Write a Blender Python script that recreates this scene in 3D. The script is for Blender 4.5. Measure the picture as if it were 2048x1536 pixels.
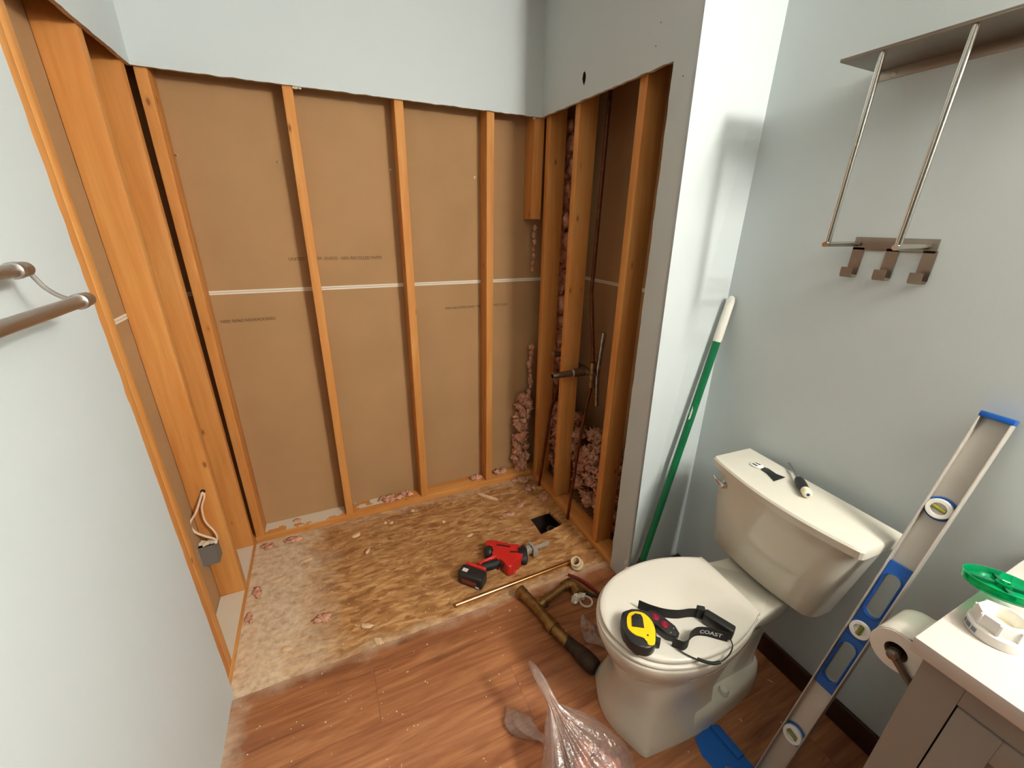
import bpy, bmesh, math, random
from mathutils import Vector, Matrix, noise, Quaternion
random.seed(7)
scene = bpy.context.scene
COL = scene.collection
for o in list(bpy.data.objects): bpy.data.objects.remove(o, do_unlink=True)

# ------------------------------------------------------------------ camera, world, lights, exposure
cam_d = bpy.data.cameras.new('camera'); cam = bpy.data.objects.new('camera', cam_d); COL.objects.link(cam)
cam_d.sensor_width = 36.0; cam_d.lens = 817.1 / 2048 * 36.0; cam_d.clip_start = 0.02
yaw, pit, rol = .428, -.374, .015
fw = Vector((math.sin(yaw)*math.cos(pit), math.cos(yaw)*math.cos(pit), math.sin(pit)))
rt = Vector((math.cos(yaw), -math.sin(yaw), 0)); up = rt.cross(fw)
r2 = rt*math.cos(rol) + up*math.sin(rol); u2 = -rt*math.sin(rol) + up*math.cos(rol)
M = Matrix((r2, u2, -fw)).transposed().to_4x4(); M.translation = Vector((-.085, -1.969, 1.498))
cam.matrix_world = M
scene.camera = cam
w = bpy.data.worlds.new('world'); scene.world = w; w.use_nodes = True
w.node_tree.nodes['Background'].inputs[0].default_value = (.8, .9, 1, 1)
w.node_tree.nodes['Background'].inputs[1].default_value = 0.05
scene.view_settings.view_transform = 'Standard'; scene.view_settings.look = 'None'
scene.view_settings.gamma = 1.0; scene.view_settings.use_curve_mapping = False
scene.view_settings.exposure = 0.50
# the row of globe bulbs over the vanity on the right wall
for k, (ly, lp) in enumerate(((-2.45, 27.0), (-2.75, 27.0), (-3.05, 27.0))):
    ld = bpy.data.lights.new('vanity_bulb', 'POINT'); ld.energy = lp; ld.color = (1.0, .955, .88); ld.shadow_soft_size = .06
    lo = bpy.data.objects.new('vanity_bulb', ld); COL.objects.link(lo); lo.location = (1.15, ly, 2.14)
# added area fill facing the room, brightens the left and back walls
ld = bpy.data.lights.new('room_fill', 'AREA'); ld.shape = 'RECTANGLE'; ld.size = .8; ld.size_y = .10; ld.energy = 29.0; ld.color = (1.0, .955, .88)
lo = bpy.data.objects.new('room_fill', ld); COL.objects.link(lo); lo.location = (1.11, -2.75, 2.14)
lo.rotation_euler = Vector((-1, 0, 0)).to_track_quat('-Z', 'Z').to_euler()
# ------------------------------------------------------------------ helpers
def srgb(r, g, b):
    f = lambda c: (c/255/12.92) if c/255 <= .04045 else ((c/255+.055)/1.055)**2.4
    return (f(r), f(g), f(b), 1)

MATS = {}
def mat(name, col, rough=.5, metal=0.0, spec=.5, trans=0.0, ior=1.45, coat=0.0, sheen=0.0, bump=0.0, bscale=60, var=0.0, vscale=8):
    m = bpy.data.materials.new(name); m.use_nodes = True
    nt = m.node_tree; b = nt.nodes['Principled BSDF']
    b.inputs['Base Color'].default_value = col; b.inputs['Roughness'].default_value = rough
    b.inputs['Metallic'].default_value = metal; b.inputs['Specular IOR Level'].default_value = spec
    b.inputs['Transmission Weight'].default_value = trans; b.inputs['IOR'].default_value = ior
    b.inputs['Coat Weight'].default_value = coat
    tc = nt.nodes.new('ShaderNodeTexCoord')
    if var:
        n = nt.nodes.new('ShaderNodeTexNoise'); n.inputs['Scale'].default_value = vscale; n.inputs['Detail'].default_value = 5
        nt.links.new(tc.outputs['Object'], n.inputs['Vector'])
        mx = nt.nodes.new('ShaderNodeMix'); mx.data_type = 'RGBA'; mx.blend_type = 'MULTIPLY'
        mx.inputs[0].default_value = 1.0; mx.inputs[6].default_value = col
        rp = nt.nodes.new('ShaderNodeMapRange'); rp.inputs['From Min'].default_value = .3; rp.inputs['From Max'].default_value = .7
        rp.inputs['To Min'].default_value = 1-var; rp.inputs['To Max'].default_value = 1+var*.4
        nt.links.new(n.outputs['Fac'], rp.inputs['Value']); nt.links.new(rp.outputs['Result'], mx.inputs[7])
        nt.links.new(mx.outputs[2], b.inputs['Base Color'])
    if bump:
        n = nt.nodes.new('ShaderNodeTexNoise'); n.inputs['Scale'].default_value = bscale; n.inputs['Detail'].default_value = 4
        nt.links.new(tc.outputs['Object'], n.inputs['Vector'])
        bp = nt.nodes.new('ShaderNodeBump'); bp.inputs['Strength'].default_value = bump; bp.inputs['Distance'].default_value = .004
        nt.links.new(n.outputs['Fac'], bp.inputs['Height']); nt.links.new(bp.outputs['Normal'], b.inputs['Normal'])
    MATS[name] = m
    return m

class NT:
    """small wrapper to write node graphs briefly"""
    def __init__(s, name):
        s.m = bpy.data.materials.new(name); s.m.use_nodes = True; s.t = s.m.node_tree
        s.b = s.t.nodes['Principled BSDF']; MATS[name] = s.m
    def n(s, typ, **kw):
        x = s.t.nodes.new('ShaderNode' + typ)
        for k, v in kw.items():
            if k.startswith('i_'):
                x.inputs[k[2:].replace('_', ' ')].default_value = v
            else: setattr(x, k, v)
        return x
    def l(s, a, b): s.t.links.new(a, b)
    def ramp(s, fac, stops):
        x = s.t.nodes.new('ShaderNodeValToRGB'); e = x.color_ramp.elements
        e[0].position, e[0].color = stops[0]; e[1].position, e[1].color = stops[-1]
        for p, c in stops[1:-1]:
            y = e.new(p); y.color = c
        s.l(fac, x.inputs[0]); return x.outputs[0]
    def mix(s, fac, a, b, mode='MIX'):
        x = s.t.nodes.new('ShaderNodeMix'); x.data_type = 'RGBA'; x.blend_type = mode
        for v, i in ((fac, 0), (a, 6), (b, 7)):
            if hasattr(v, 'is_linked'): s.l(v, x.inputs[i])
            else: x.inputs[i].default_value = v
        return x.outputs[2]
    def math(s, op, a, b=None, clamp=False):
        x = s.t.nodes.new('ShaderNodeMath'); x.operation = op; x.use_clamp = clamp
        for v, i in ((a, 0), (b, 1)):
            if v is None: continue
            if hasattr(v, 'is_linked'): s.l(v, x.inputs[i])
            else: x.inputs[i].default_value = v
        return x.outputs[0]
    def coords(s, out='Object', scale=(1, 1, 1), rot=(0, 0, 0), rand=False):
        tc = s.n('TexCoord'); mp = s.n('Mapping'); mp.inputs['Scale'].default_value = scale; mp.inputs['Rotation'].default_value = rot
        src = tc.outputs[out]
        if rand:
            oi = s.n('ObjectInfo'); mm = s.n('VectorMath', operation='SCALE'); mm.inputs[0].default_value = (7.3, 3.1, 11.7)
            s.l(oi.outputs['Random'], mm.inputs['Scale']); ad = s.n('VectorMath', operation='ADD')
            s.l(src, ad.inputs[0]); s.l(mm.outputs[0], ad.inputs[1]); src = ad.outputs[0]
        s.l(src, mp.inputs['Vector']); return mp.outputs[0]
    def noise(s, vec, scale, detail=4, rough=.55, dist=0):
        x = s.n('TexNoise'); x.inputs['Scale'].default_value = scale; x.inputs['Detail'].default_value = detail
        x.inputs['Roughness'].default_value = rough; x.inputs['Distortion'].default_value = dist
        s.l(vec, x.inputs['Vector']); return x.outputs['Fac']
    def rng(s, v, a, b, c=0.0, d=1.0):
        x = s.n('MapRange'); x.inputs['From Min'].default_value = a; x.inputs['From Max'].default_value = b
        x.inputs['To Min'].default_value = c; x.inputs['To Max'].default_value = d; s.l(v, x.inputs['Value']); return x.outputs['Result']
    def bump(s, h, strength=.3, dist=.003):
        x = s.n('Bump'); x.inputs['Strength'].default_value = strength; x.inputs['Distance'].default_value = dist
        s.l(h, x.inputs['Height']); s.l(x.outputs['Normal'], s.b.inputs['Normal'])

def sv(v): return v if isinstance(v, Vector) else Vector(v)
def crom(pts, n=6, closed=False):
    P = [Vector(p) for p in pts]; out = []
    N = len(P); rngk = range(N if closed else N-1)
    for i in rngk:
        p0 = P[(i-1) % N] if (closed or i > 0) else P[0]*2-P[1]
        p1 = P[i]; p2 = P[(i+1) % N]
        p3 = P[(i+2) % N] if (closed or i+2 < N) else P[-1]*2-P[-2]
        for k in range(n):
            t = k/n
            out.append(.5*((2*p1)+(p2-p0)*t+(2*p0-5*p1+4*p2-p3)*t*t+(3*p1-p0-3*p2+p3)*t**3))
    if not closed: out.append(P[-1].copy())
    return out

class MB:
    def __init__(s): s.bm = bmesh.new()
    def _add(s, verts, faces):
        vs = [s.bm.verts.new(v) for v in verts]; fs = []
        for f in faces:
            try: fs.append(s.bm.faces.new([vs[i] for i in f]))
            except ValueError: pass
        return vs, fs
    def box(s, a, b, bev=0.0, mtx=None, seg=2):
        x0, y0, z0 = a; x1, y1, z1 = b
        v = [(x0,y0,z0),(x1,y0,z0),(x1,y1,z0),(x0,y1,z0),(x0,y0,z1),(x1,y0,z1),(x1,y1,z1),(x0,y1,z1)]
        if mtx: v = [mtx @ Vector(p) for p in v]
        vs, fs = s._add(v, [(0,3,2,1),(4,5,6,7),(0,1,5,4),(1,2,6,5),(2,3,7,6),(3,0,4,7)])
        if bev:
            es = list({e for f in fs for e in f.edges})
            bmesh.ops.bevel(s.bm, geom=es, offset=bev, segments=seg, profile=.5, affect='EDGES')
        return s
    def loft(s, rings, cap0=True, cap1=True, closed=True):
        n = len(rings[0]); V = [[s.bm.verts.new(sv(p)) for p in r] for r in rings]
        for a, b in zip(V, V[1:]):
            for i in range(n if closed else n-1):
                j = (i+1) % n
                try: s.bm.faces.new((a[i], a[j], b[j], b[i]))
                except ValueError: pass
        if closed:
            if cap0: s.bm.faces.new(list(reversed(V[0])))
            if cap1: s.bm.faces.new(V[-1])
        return s
    def tube(s, pts, r, seg=12, caps=True):
        pts = [Vector(p) for p in pts]; n = len(pts)
        rad = r if isinstance(r, (list, tuple)) else [r]*n
        rings = []; prev = None
        for i, p in enumerate(pts):
            t = (pts[min(i+1, n-1)] - pts[max(i-1, 0)]).normalized()
            if prev is None:
                a = Vector((0, 0, 1)) if abs(t.z) < .9 else Vector((1, 0, 0)); nx = t.cross(a).normalized()
            else: nx = (prev - t*prev.dot(t)).normalized()
            prev = nx; ny = t.cross(nx)
            rings.append([p + (nx*math.cos(2*math.pi*k/seg) + ny*math.sin(2*math.pi*k/seg))*rad[i] for k in range(seg)])
        return s.loft(rings, caps, caps)
    def lathe(s, prof, mtx, seg=24, caps=True):
        """prof: (radius, height) pairs along local z"""
        rings = [[mtx @ Vector((r*math.cos(2*math.pi*k/seg), r*math.sin(2*math.pi*k/seg), z)) for k in range(seg)] for r, z in prof]
        return s.loft(rings, caps, caps)
    def prism(s, poly, z0, z1, mtx=None, bev=0.0, seg=2):
        mtx = mtx or Matrix()
        n = len(poly)
        A = [s.bm.verts.new(mtx @ Vector((p[0], p[1], z0))) for p in poly]; B = [s.bm.verts.new(mtx @ Vector((p[0], p[1], z1))) for p in poly]
        fs = [s.bm.faces.new(list(reversed(A))), s.bm.faces.new(B)]
        for i in range(n):
            j = (i+1) % n; fs.append(s.bm.faces.new((A[i], A[j], B[j], B[i])))
        if bev:
            es = list({e for f in fs[:2] for e in f.edges})
            bmesh.ops.bevel(s.bm, geom=es, offset=bev, segments=seg, profile=.5, affect='EDGES')
        return s
    def plate(s, loops, d, mtx):
        """flat plate with holes: loops[0] outline, the others holes, in local xy; thickness d along local z"""
        edges = []; allv = []
        for lp in loops:
            vs = [s.bm.verts.new(mtx @ Vector((p[0], p[1], 0))) for p in lp]; allv += vs
            for i in range(len(vs)): edges.append(s.bm.edges.new((vs[i], vs[(i+1) % len(vs)])))
        res = bmesh.ops.triangle_fill(s.bm, edges=edges, use_beauty=True)
        fs = [g for g in res['geom'] if isinstance(g, bmesh.types.BMFace)]
        ex = bmesh.ops.extrude_face_region(s.bm, geom=fs)
        off = mtx.to_3x3() @ Vector((0, 0, d))
        for v in [g for g in ex['geom'] if isinstance(g, bmesh.types.BMVert)]: v.co += off
        return s
    def blob(s, c, r, amp=.35, freq=2.0, sub=3, sc=(1, 1, 1), rag=.35):
        res = bmesh.ops.create_icosphere(s.bm, subdivisions=sub, radius=1.0)
        o = Vector((random.uniform(-99, 99), random.uniform(-99, 99), random.uniform(-99, 99)))
        c = Vector(c)
        for v in res['verts']:
            d = v.co.normalized()
            k = 1 + amp*noise.noise(d*freq+o)*1.5 + amp*.7*noise.noise(d*freq*2.7+o) + amp*rag*noise.noise(d*freq*6+o) + amp*rag*.7*noise.noise(d*freq*12+o)
            q = d*k*r
            v.co = c + Vector((q.x*sc[0], q.y*sc[1], q.z*sc[2]))
        return s
    def build(s, name, m, parent=None, sharp=35, root=None):
        me = bpy.data.meshes.new(name)
        bmesh.ops.recalc_face_normals(s.bm, faces=s.bm.faces)
        if parent is None:
            xs = [v.co for v in s.bm.verts]
            base = root if root is not None else Vector(((min(v.x for v in xs)+max(v.x for v in xs))/2, (min(v.y for v in xs)+max(v.y for v in xs))/2, min(v.z for v in xs)))
            base = Vector(base)
        else: base = parent['_base'] if False else BASE[parent.name]
        for v in s.bm.verts: v.co -= base
        s.bm.to_mesh(me); s.bm.free()
        for p in me.polygons: p.use_smooth = True
        me.set_sharp_from_angle(angle=math.radians(sharp))
        me.materials.append(MATS[m] if isinstance(m, str) else m)
        o = bpy.data.objects.new(name, me); COL.objects.link(o)
        if parent is None: o.location = base
        else: o.parent = parent
        BASE[o.name] = base
        return o
BASE = {}
def thing(name, loc, label, cat, group=None):
    o = bpy.data.objects.new(name, None); COL.objects.link(o); o.location = loc; o.empty_display_size = .05
    BASE[o.name] = Vector(loc); return tag(o, label, cat, group)
def tag(o, label, cat, group=None, kind=None):
    o['label'] = label; o['category'] = cat
    if group: o['group'] = group
    if kind: o['kind'] = kind
    return o
def struct(o): o['kind'] = 'structure'; return o

def frame(o, x, y=None, z=None):
    """matrix with local x, y axes given; z = cross"""
    x = Vector(x).normalized()
    if y is not None:
        y = Vector(y); y = (y - x*y.dot(x)).normalized(); z = x.cross(y)
    else:
        z = Vector(z); z = (z - x*z.dot(x)).normalized(); y = z.cross(x)
    m = Matrix((x, y, z)).transposed().to_4x4(); m.translation = Vector(o); return m
def axis_m(o, z):
    z = Vector(z).normalized(); a = Vector((0, 0, 1)) if abs(z.z) < .9 else Vector((1, 0, 0))
    return frame(o, a.cross(z), z.cross(a.cross(z)))
def jag(a, b, n=40, amp=.004, seed=0):
    a = Vector(a); b = Vector(b); d = (b-a); nrm = Vector((-d.y, d.x)).normalized(); out = []
    for i in range(n):
        t = i/n; k = 0 if i == 0 else amp*(noise.noise(Vector((t*n*.35+seed*13.7, seed*3.3, 0)))*1.3 + .5*noise.noise(Vector((t*n*1.1, seed*7.7+5, 0))))
        out.append(a+d*t+nrm*k)
    return out
def text_mesh(txt, size, mtx, m, parent, name='printed_text', fn=None, bold=0.0, xs=1.0):
    cu = bpy.data.curves.new('t', 'FONT'); cu.body = txt; cu.size = size; cu.offset = bold
    t = bpy.data.objects.new('t', cu); COL.objects.link(t); bpy.context.view_layer.update()
    me = bpy.data.meshes.new_from_object(t.evaluated_get(bpy.context.evaluated_depsgraph_get()))
    bpy.data.objects.remove(t); bpy.data.curves.remove(cu)
    bm = bmesh.new(); bm.from_mesh(me); bpy.data.meshes.remove(me)
    if fn: bmesh.ops.subdivide_edges(bm, edges=bm.edges, cuts=1)
    mb = MB(); mb.bm.free(); mb.bm = bm
    for v in bm.verts:
        p = Vector((v.co.x*xs, v.co.y, 0)); v.co = fn(p) if fn else mtx @ p
    return mb.build(name, m, parent)

# ------------------------------------------------------------------ materials
mat('wall_paint', srgb(203, 212, 213), .55, spec=.35, bump=.05, bscale=180)
mat('ceiling_paint', srgb(220, 220, 214), .8)
mat('rear_paint', srgb(78, 76, 72), .8)  # unseen rear and hall walls, kept dark to cut bounce light
mat('gypsum_edge', srgb(205, 190, 165), .9, bump=.4, bscale=300, var=.25, vscale=60)
mat('dark_wood', srgb(62, 34, 24), .4, var=.3, vscale=20)
mat('void_wood_shade', srgb(52, 34, 26), .9)
mat('porcelain', srgb(218, 214, 200), .09, spec=.55, coat=.4)
mat('seat_plastic', srgb(220, 214, 202), .22, spec=.5)
mat('chrome', srgb(205, 205, 205), .08, metal=1)
mat('nickel', srgb(186, 182, 176), .36, metal=1)
mat('nickel_flat', srgb(150, 138, 126), .38, metal=1)
mat('nickel_rod', srgb(205, 200, 190), .2, metal=1)
mat('copper', srgb(196, 124, 76), .3, metal=1, var=.3, vscale=25)
mat('copper_bright', srgb(226, 176, 116), .22, metal=1)
mat('copper_old', srgb(120, 70, 45), .5, metal=.8, var=.4, vscale=30)
mat('brass_old', srgb(158, 124, 76), .36, metal=.85, var=.45, vscale=35)
mat('brass_dark', srgb(70, 58, 46), .6, metal=.5, var=.4, vscale=40)
mat('valve_metal', srgb(170, 160, 150), .35, metal=1, var=.4, vscale=50)
mat('putty', srgb(236, 228, 214), .9, bump=.6, bscale=200)
mat('clear_plastic', srgb(226, 214, 198), .3, spec=.5)
mat('pvc_cream', srgb(226, 205, 168), .45)
mat('white_plastic', srgb(240, 238, 232), .35)
mat('white_grip', srgb(238, 236, 226), .6, bump=.8, bscale=260)
mat('green_paint', srgb(8, 104, 62), .3, spec=.5, var=.12, vscale=20)
mat('black_rubber', srgb(30, 29, 29), .6)
mat('black_plastic', srgb(38, 37, 36), .42)
mat('bristle', srgb(45, 36, 32), .9, bump=1.0, bscale=150)
mat('tool_red', srgb(196, 40, 34), .38)
mat('tool_red_dull', srgb(128, 52, 48), .5)
mat('plier_red', srgb(112, 24, 26), .4)
mat('yellow_plastic', srgb(250, 200, 16), .35)
mat('strap_black', srgb(34, 31, 29), .85, bump=.5, bscale=900)
mat('print_white', srgb(215, 215, 215), .6)
mat('lens_red', srgb(130, 14, 40), .15, spec=.7)
mat('steel', srgb(180, 180, 178), .25, metal=1)
mat('steel_satin', srgb(200, 196, 186), .5, metal=.6)
mat('steel_dark', srgb(88, 92, 92), .35, metal=1, var=.4, vscale=60)
mat('cream_plastic', srgb(238, 226, 196), .4)
mat('blue_plastic', srgb(18, 84, 168), .32)
mat('blue_dark', srgb(24, 60, 110), .4)
mat('level_aluminium', srgb(196, 190, 180), .38, metal=.35)
mat('vial_green', srgb(128, 128, 40), .1, spec=.6)
mat('paper', srgb(240, 233, 222), .95)
mat('paper_tube', srgb(150, 125, 98), .95)
mat('holder_nickel', srgb(130, 120, 110), .4, metal=1)
mat('vanity_paint', srgb(150, 142, 134), .5)
mat('vanity_gap', srgb(40, 34, 30), .9)
mat('counter', srgb(206, 195, 186), .25, spec=.5)
mat('ink_blue', srgb(120, 132, 150), .6)
mat('blue_tape', srgb(22, 92, 176), .75, bump=.3, bscale=120)
mat('cable', srgb(226, 196, 168), .55)
mat('box_grey', srgb(112, 108, 104), .6)
mat('dust', srgb(216, 202, 182), .95)
mat('chip', srgb(224, 190, 150), .9, var=.2, vscale=40)
mat('foam_pink', srgb(238, 178, 146), .95, bump=1.0, bscale=260, var=.35, vscale=34)
mat('screw_metal', srgb(205, 195, 180), .3, metal=1)
mat('seam_white', srgb(232, 224, 208), .9)
mat('ink_brown', srgb(96, 72, 46), .95)
mat('cardboard', srgb(178, 141, 101), .95, spec=.1, bump=.08, bscale=300, var=.10, vscale=3)
mat('pink_bag_fill', srgb(190, 128, 108), .95, bump=.8, bscale=120, var=.4, vscale=20)

def wood_mat(name, light, dark, knot, axis='z'):
    N = NT(name)
    sc = {'z': (26, 26, 1.6), 'x': (1.6, 26, 26), 'y': (26, 1.6, 26)}[axis]
    ks = {'z': (14, 14, 6), 'x': (6, 14, 14), 'y': (14, 6, 14)}[axis]
    v = N.coords('Object', sc, rand=True); g = N.noise(v, 1.0, 5, .6, .6)
    fine = N.noise(N.coords('Object', tuple(c*4 for c in sc), rand=True), 1.0, 2)
    c = N.mix(N.rng(g, .3, .72), light, dark)
    c = N.mix(N.rng(fine, .3, .75, 0, .35), c, dark)
    big = N.noise(N.coords('Object', (2, 2, 2), rand=True), 1.0, 2)
    c = N.mix(N.rng(big, .35, .65, 0, .3), c, (dark[0]*1.1, dark[1]*.9, dark[2]*.8, 1))
    vo = N.n('TexVoronoi'); vo.inputs['Scale'].default_value = 1.0; vo.inputs['Randomness'].default_value = 1
    N.l(N.coords('Object', ks, rand=True), vo.inputs['Vector'])
    c = N.mix(N.ramp(vo.outputs['Distance'], [(0, (.8,)*3+(1,)), (.05, (.7,)*3+(1,)), (.085, (.18,)*3+(1,)), (.14, (0, 0, 0, 1))]), c, knot)
    N.l(c, N.b.inputs['Base Color']); N.b.inputs['Roughness'].default_value = .62; N.b.inputs['Specular IOR Level'].default_value = .3
    N.bump(fine, .12, .002)
for ax in 'xyz':
    wood_mat('pine_'+ax, srgb(226, 168, 98), srgb(196, 128, 62), srgb(110, 58, 24), ax)

def osb_mat():
    N = NT('osb')
    pos = N.coords('Object')
    wob = N.n('VectorMath', operation='ADD'); nz = N.n('TexNoise'); nz.inputs['Scale'].default_value = 6; N.l(pos, nz.inputs['Vector'])
    ns = N.n('VectorMath', operation='SCALE'); ns.inputs['Scale'].default_value = .06; N.l(nz.outputs['Color'], ns.inputs[0])
    N.l(pos, wob.inputs[0]); N.l(ns.outputs[0], wob.inputs[1])
    cols = []
    for rz, sc in ((.15, (22, 74, 1)), (-.5, (20, 64, 1)), (.75, (22, 70, 1))):
        mp = N.n('Mapping'); mp.inputs['Rotation'].default_value = (0, 0, rz); mp.inputs['Scale'].default_value = sc
        N.l(wob.outputs[0], mp.inputs['Vector'])
        vo = N.n('TexVoronoi'); vo.inputs['Scale'].default_value = 1; N.l(mp.outputs[0], vo.inputs['Vector'])
        sp = N.n('SeparateColor'); N.l(vo.outputs['Color'], sp.inputs[0]); cols.append(sp.outputs[0])
    pick = N.noise(pos, 9, 2)
    a = N.math('ADD', N.math('MULTIPLY', cols[0], .45), N.math('ADD', N.math('MULTIPLY', cols[1], .35), N.math('MULTIPLY', cols[2], .2)))
    c = N.ramp(a, [(.18, srgb(140, 96, 56)), (.4, srgb(166, 118, 72)), (.62, srgb(182, 135, 86)), (.85, srgb(204, 162, 110))])
    blot = N.noise(pos, 3.2, 5, .6)
    c = N.mix(N.rng(blot, .45, .72, 0, .35), c, srgb(128, 84, 48))
    # plaster dust gathered along the left plate and the front edge
    sx = N.n('SeparateXYZ'); N.l(N.coords('Object'), sx.inputs[0])
    dn = N.noise(pos, 7, 6, .65); dn2 = N.noise(pos, 38, 4, .6)
    left = N.math('ADD', N.rng(sx.outputs[0], -.86, -.45, 1.25, -.1), N.math('MULTIPLY', N.math('SUBTRACT', dn, .5), 1.3))
    front = N.math('MULTIPLY', N.math('ADD', N.rng(sx.outputs[1], -.445, -.36, .75, -.2), N.math('MULTIPLY', N.math('SUBTRACT', dn, .5), 1.6)), .8)
    back = N.math('MULTIPLY', N.math('ADD', N.rng(sx.outputs[1], .24, .36, -.3, .55), N.math('MULTIPLY', N.math('SUBTRACT', dn, .5), 1.8)), .6)
    d = N.math('MAXIMUM', N.math('MAXIMUM', left, front), back)
    d = N.math('MULTIPLY', N.rng(d, .05, .75), N.rng(dn2, .3, .62, .35, 1.0), True)
    speck = N.math('MULTIPLY', N.rng(N.noise(pos, 30, 6, .7), .62, .70), .6)
    d = N.math('MAXIMUM', d, speck)
    c = N.mix(N.math('MULTIPLY', d, .95), c, srgb(222, 202, 174))
    N.l(c, N.b.inputs['Base Color']); N.b.inputs['Roughness'].default_value = .8; N.b.inputs['Specular IOR Level'].default_value = .2
    N.bump(a, .25, .003)
osb_mat()

def laminate_mat():
    N = NT('laminate')
    pos = N.coords('Object')
    br = N.n('TexBrick'); N.l(pos, br.inputs['Vector'])
    br.inputs['Scale'].default_value = 1; br.inputs['Brick Width'].default_value = 1.22; br.inputs['Row Height'].default_value = .19
    br.inputs['Mortar Size'].default_value = .0012; br.inputs['Mortar Smooth'].default_value = .2; br.offset = .37
    br.inputs['Color1'].default_value = (0, 0, 0, 1); br.inputs['Color2'].default_value = (1, 1, 1, 1); br.inputs['Mortar'].default_value = (.5, .5, .5, 1)
    off = N.n('VectorMath', operation='SCALE'); off.inputs['Scale'].default_value = 5.3; N.l(br.outputs['Color'], off.inputs[0])
    ad = N.n('VectorMath', operation='ADD'); N.l(pos, ad.inputs[0]); N.l(off.outputs[0], ad.inputs[1])
    mp = N.n('Mapping'); mp.inputs['Scale'].default_value = (2.2, 24, 1); N.l(ad.outputs[0], mp.inputs['Vector'])
    g = N.noise(mp.outputs[0], 1.0, 6, .62, 1.2)
    mp2 = N.n('Mapping'); mp2.inputs['Scale'].default_value = (6, 120, 1); N.l(ad.outputs[0], mp2.inputs['Vector'])
    f = N.noise(mp2.outputs[0], 1.0, 3, .6)
    c = N.ramp(g, [(.25, srgb(196, 138, 94)), (.45, srgb(170, 112, 72)), (.6, srgb(150, 94, 60)), (.78, srgb(106, 62, 38))])
    c = N.mix(N.rng(f, .35, .75, 0, .35), c, srgb(112, 64, 44))
    gb = N.noise(N.coords('Object', (1.1, 9, 1)), 1.0, 4, .6, 1.6)
    c = N.mix(N.rng(gb, .56, .70, 0, .55), c, srgb(92, 50, 32))
    kn = N.n('TexVoronoi'); kn.inputs['Scale'].default_value = 1.0; N.l(N.coords('Object', (2.4, 6.5, 1)), kn.inputs['Vector'])
    c = N.mix(N.ramp(kn.outputs['Distance'], [(0, (.85,)*3+(1,)), (.05, (.6,)*3+(1,)), (.13, (.1,)*3+(1,)), (.2, (0, 0, 0, 1))]), c, srgb(84, 46, 30))
    c = N.mix(N.math('MULTIPLY', br.outputs['Fac'], .35), c, srgb(70, 38, 26))
    sx = N.n('SeparateXYZ'); N.l(pos, sx.inputs[0])
    dn = N.noise(pos, 9, 6, .65)
    e = N.math('ADD', N.rng(sx.outputs[1], 1.33, 1.43, -.35, .75), N.math('MULTIPLY', N.math('SUBTRACT', dn, .5), 1.5))
    l = N.math('ADD', N.rng(sx.outputs[0], -.90, -.70, .62, -.75), N.math('MULTIPLY', N.math('SUBTRACT', dn, .5), 2.2))
    d = N.math('MAXIMUM', e, l)
    c = N.mix(N.rng(d, .1, .8, 0, .7), c, srgb(214, 190, 166))
    sp = N.noise(pos, 42, 2, .5)
    c = N.mix(N.rng(sp, .74, .77, 0, .7), c, srgb(225, 205, 185))
    N.l(c, N.b.inputs['Base Color']); N.b.inputs['Roughness'].default_value = .42; N.b.inputs['Specular IOR Level'].default_value = .4
    N.bump(f, .1, .001)
laminate_mat()

def film_mat():
    N = NT('plastic_film')
    tr = N.n('BsdfTransparent'); tr.inputs[0].default_value = (.93, .88, .85, 1)
    gl = N.n('BsdfGlossy'); gl.inputs['Roughness'].default_value = .18; gl.inputs[0].default_value = (1, .97, .95, 1)
    tl = N.n('BsdfDiffuse'); tl.inputs[0].default_value = srgb(222, 200, 190)
    fr = N.n('LayerWeight'); fr.inputs[0].default_value = .35
    nz = N.noise(N.coords('Object'), 26, 4, .6, 1.0)
    bp = N.n('Bump'); bp.inputs['Strength'].default_value = .9; bp.inputs['Distance'].default_value = .01; N.l(nz, bp.inputs['Height'])
    N.l(bp.outputs[0], gl.inputs['Normal'])
    m1 = N.n('MixShader'); m1.inputs[0].default_value = .15; N.l(tr.outputs[0], m1.inputs[1]); N.l(tl.outputs[0], m1.inputs[2])
    m2 = N.n('MixShader'); N.l(N.rng(fr.outputs['Facing'], 0, 1, .07, .38), m2.inputs[0]); N.l(m1.outputs[0], m2.inputs[1]); N.l(gl.outputs[0], m2.inputs[2])
    N.l(m2.outputs[0], N.t.nodes['Material Output'].inputs[0])
film_mat()
def green_clear():
    N = NT('green_clear')
    N.b.inputs['Base Color'].default_value = srgb(10, 186, 118); N.b.inputs['Roughness'].default_value = .08
    N.b.inputs['Transmission Weight'].default_value = .75; N.b.inputs['IOR'].default_value = 1.3
green_clear()
mat('green_solid', srgb(6, 96, 58), .15, spec=.6)

# ------------------------------------------------------------------ room shell
XL, XR, XW = -.554, .946, 1.235
ZT, HC, YR = 1.955, 2.44, -3.6
YZ = lambda x: frame((x, 0, 0), (0, 1, 0), (0, 0, 1))     # local xy = world yz, local z = +x
XZ = lambda y: frame((0, y, 0), (1, 0, 0), (0, 0, 1))     # local xy = world xz, local z = -y
V2 = lambda a, b: Vector((a, b))

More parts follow.
